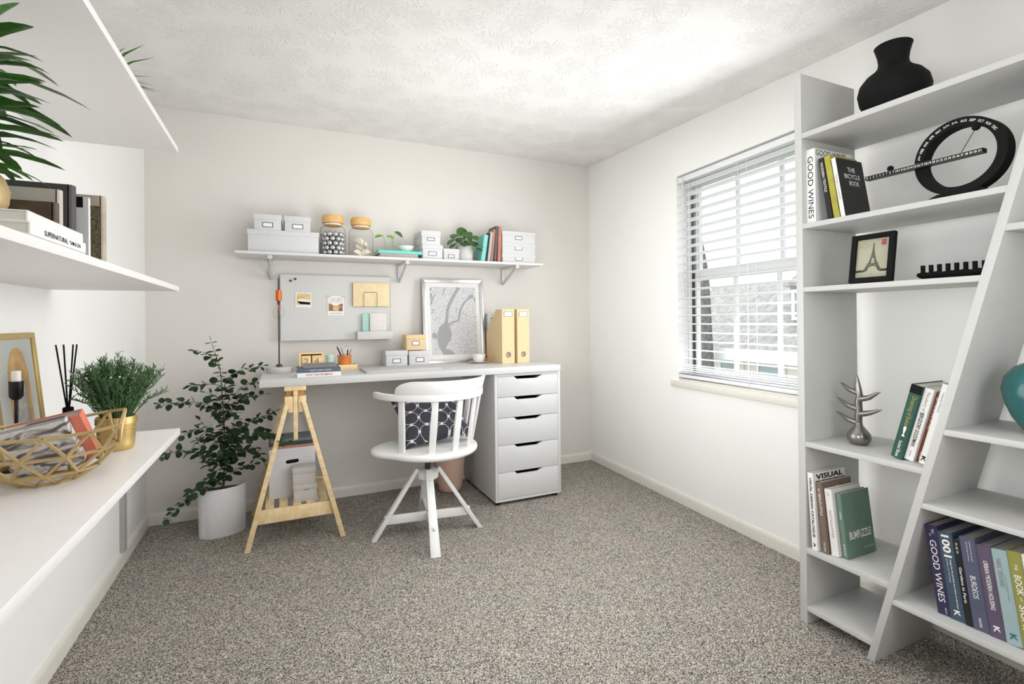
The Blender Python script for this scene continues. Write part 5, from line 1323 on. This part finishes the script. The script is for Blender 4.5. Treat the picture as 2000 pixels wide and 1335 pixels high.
for k in range(17):
    a = pi * k / 16; arch.append((-.118 + .062 * cos(a), .215 + .105 * sin(a)))
inn = []
for k in range(17):
    a = pi * k / 16; inn.append((-.118 + .036 * cos(a), .190 + .045 * sin(a)))
pts_o = [(-.055, .03)] + arch + [(-.181, .03)]; pts_i = [(-.078, .03)] + inn + [(-.158, .03)]
for k in range(len(pts_o) - 1): mb.prism([pts_o[k], pts_o[k + 1], pts_i[k + 1], pts_i[k]], 'y', .0064, .0069)
mb.build('printed_arch', mat('arch_ochre', (206, 162, 108), .8, var=.1, scale=25), gf)
mb = MB(); mb.prism([(-.118, .045), (-.100, .09), (-.094, .15), (-.108, .205), (-.118, .225), (-.130, .205), (-.142, .15), (-.136, .09)], 'y', .0066, .0069)
mb.build('printed_feather', mat('feather_grey', (208, 204, 202), .8, var=.12, scale=50), gf)
MB().box(-AW + .0175, -.0175, .0045, .005, .0175, AH - .0175).build('glass', M['pane'], gf)

cd = thing('candle_holder', 'black goblet candle holder on a thin stem by the gold frame', 'candle holder', (-.648, 1.752, ZL))
MB().lathe([(.036, 0), (.038, .003), (.030, .007), (.006, .012)], 28).build('foot', M['black_s'], cd)
MB().lathe([(.0042, .010), (.0042, .190)], 12).build('stem', M['black_s'], cd)
MB().lathe([(.0045, .184), (.009, .186), (.0145, .194), (.0148, .234), (.0128, .234), (.0125, .199), (.001, .1972)], 28).build('cup', M['black_s'], cd, smooth=50)
cn = MB().lathe([(.0096, 0), (.0098, .062), (.008, .064), (.001, .064)], 24).build('candle', M['candle']); cn.location = (-.648, 1.752, ZL + .1975); tag(cn, 'short off white candle in the black goblet holder', 'candle')

df = thing('reed_diffuser', 'black reed diffuser bottle between frame and herb pot', 'diffuser', (-.603, 1.955, ZL))
MB().lathe([(.034, 0), (.037, .003), (.037, .062), (.030, .076), (.013, .084), (.0105, .108), (.0105, .112)], 32).build('bottle', M['black_s'], df)
MB().lathe([(.0125, .108), (.0135, .110), (.0135, .128), (.011, .131), (.007, .131)], 24).build('cap', M['black'], df)
for x, y in ((-.026, -.004), (-.012, .008), (.010, .008), (.022, -.004)):
    MB().tube([(x * .05, y * .05, .112), (x * 1.05, y, .322)], .0022, 8).build('reed', M['ink'], df)

hp = thing('potted_herb', 'bushy feathery green herb in a brass pot on the lowest left shelf', 'plant', (-.470, 1.900, ZL))
MB().lathe([(.040, 0), (.043, .003), (.046, .020), (.050, .078), (.0525, .080), (.0525, .100), (.0505, .102), (.048, .10), (.046, .08), (.01, .078)], 44).build('pot', M['brass'], hp, smooth=40)
bd = MB()
for z_, r_ in ((.0655, .0498), (.0735, .0504)):
    bd.rings([[(r * cos(2 * pi * k / 40), r * sin(2 * pi * k / 40), z) for k in range(40)] for r, z in ((r_ - .001, z_ - .002), (r_ + .0012, z_), (r_ - .001, z_ + .002))], True, False)
bd.build('pot_beading', M['brass'], hp)
rr = random.Random(4); st = MB(); nd = MB(); fl = MB()
for k in range(210):
    a = rr.uniform(0, 2 * pi); sp_ = rr.random() ** .6; H_ = .165 + .04 * rr.random() - .06 * sp_
    if rr.random() < .12: H_ *= .55
    tip = Vector((.125 * sp_ * cos(a), .105 * sp_ * sin(a), .095 + H_))
    b0 = Vector((.03 * sp_ * cos(a), .03 * sp_ * sin(a), .085)); mid = b0.lerp(tip, .5) + Vector((0, 0, .02))
    pts = [b0, mid, tip]
    st.tube(pts, [.0012, .001, .0005], 4, False)
    for j in range(26):
        t_ = .22 + .78 * j / 25
        p = b0.lerp(mid, t_ * 2) if t_ < .5 else mid.lerp(tip, t_ * 2 - 1)
        dd = Vector((rr.uniform(-1, 1), rr.uniform(-1, 1), rr.uniform(-.1, 1.1))).normalized() + (tip - b0).normalized() * .5
        dd.normalize(); L_ = rr.uniform(.011, .021); s_ = dd.cross(Vector((rr.uniform(-1, 1), rr.uniform(-1, 1), rr.uniform(-1, 1)))).normalized() * .0013
        nd.add([p - s_, p + s_, p + dd * L_ * .6 + s_ * .9, p + dd * L_, p + dd * L_ * .6 - s_ * .9], [(0, 1, 2, 3, 4)])
    if k % 7 == 0: fl.ball(tip, .0028, 6, 4)
st.build('stems', M['leaf_h'], hp, smooth=0, recalc=False); q = nd.build('needles', M['leaf_h'], hp, smooth=0, recalc=False); q['kind'] = 'stuff'
q = fl.build('flower_buds', mat('bud_white', (226, 228, 224), .7), hp); q['kind'] = 'stuff'

# geometric wire bowl
BC = Vector((-.530, 1.600, ZL))
gb_ = thing('wire_bowl', 'gold geometric wire bowl holding two books on the lowest shelf', 'bowl', BC)
NB = 11
def vr(r, z, off): return [Vector((r * cos(2 * pi * (k + off) / NB + .10), r * sin(2 * pi * (k + off) / NB + .10), z)) for k in range(NB)]
r0 = vr(.062, .0035, 0); r1 = vr(.104, .030, .5); r2 = vr(.136, .075, 0); r3 = vr(.150, .126, .5)
r3[0].z += .028; r3[1].z += .016
seg_ = []
for k in range(NB):
    j = (k + 1) % NB; i = (k - 1) % NB
    seg_ += [(r0[k], r0[j]), (r0[k], r1[k]), (r0[k], r1[i]), (r1[k], r1[j]), (r1[k], r2[k]), (r1[k], r2[j]), (r2[k], r2[j]), (r2[k], r3[k]), (r2[k], r3[i]), (r3[k], r3[j])]
for a, b in seg_:
    mid = (a + b) / 2
    MB().bar(a, b, .0058, .0058, (mid.x, mid.y, .3)).build('wire_strut', M['brass_m'], gb_)
# books standing slantwise in the bowl
cream_art, n, l, p = base('cover_ink_wash')
tc = n.new('ShaderNodeTexCoord'); mp = n.new('ShaderNodeMapping'); mp.inputs['Scale'].default_value = (1, 1, 2.6); l.new(tc.outputs['Object'], mp.inputs[0])
nz = n.new('ShaderNodeTexNoise'); nz.inputs['Scale'].default_value = 16; nz.inputs['Detail'].default_value = 5; nz.inputs['Distortion'].default_value = 1.4; l.new(mp.outputs[0], nz.inputs['Vector'])
rp = n.new('ShaderNodeValToRGB'); e = rp.color_ramp.elements; e[0].position = .40; e[0].color = rgb(96, 92, 92); e[1].position = .56; e[1].color = rgb(222, 218, 216)
l.new(nz.outputs[0], rp.inputs[0]); l.new(rp.outputs[0], p.inputs['Base Color']); p.inputs['Roughness'].default_value = .6
def Mbowl(x, y, z, leanx, leany): return Matrix.Translation((x, y, z)) @ Matrix.Rotation(radians(leany), 4, 'Y') @ Matrix.Rotation(radians(leanx), 4, 'X') @ frame_mtx((0, 0, 0), (-1, 0, 0), (0, -1, 0), (0, 0, 1))
book('white book with grey ink wash cover standing in the gold wire bowl', Mbowl(-.468, 1.640, ZL + .044, 24, -12), .024, .128, .135, cream_art, 'paper_g', group='books in the wire bowl', neg=False)
book('coral covered book behind the ink wash one in the gold wire bowl', Mbowl(-.446, 1.674, ZL + .050, 24, -12), .030, .132, .15, cov('cover_coral', (226, 128, 106)), 'paper_g', group='books in the wire bowl', neg=False)
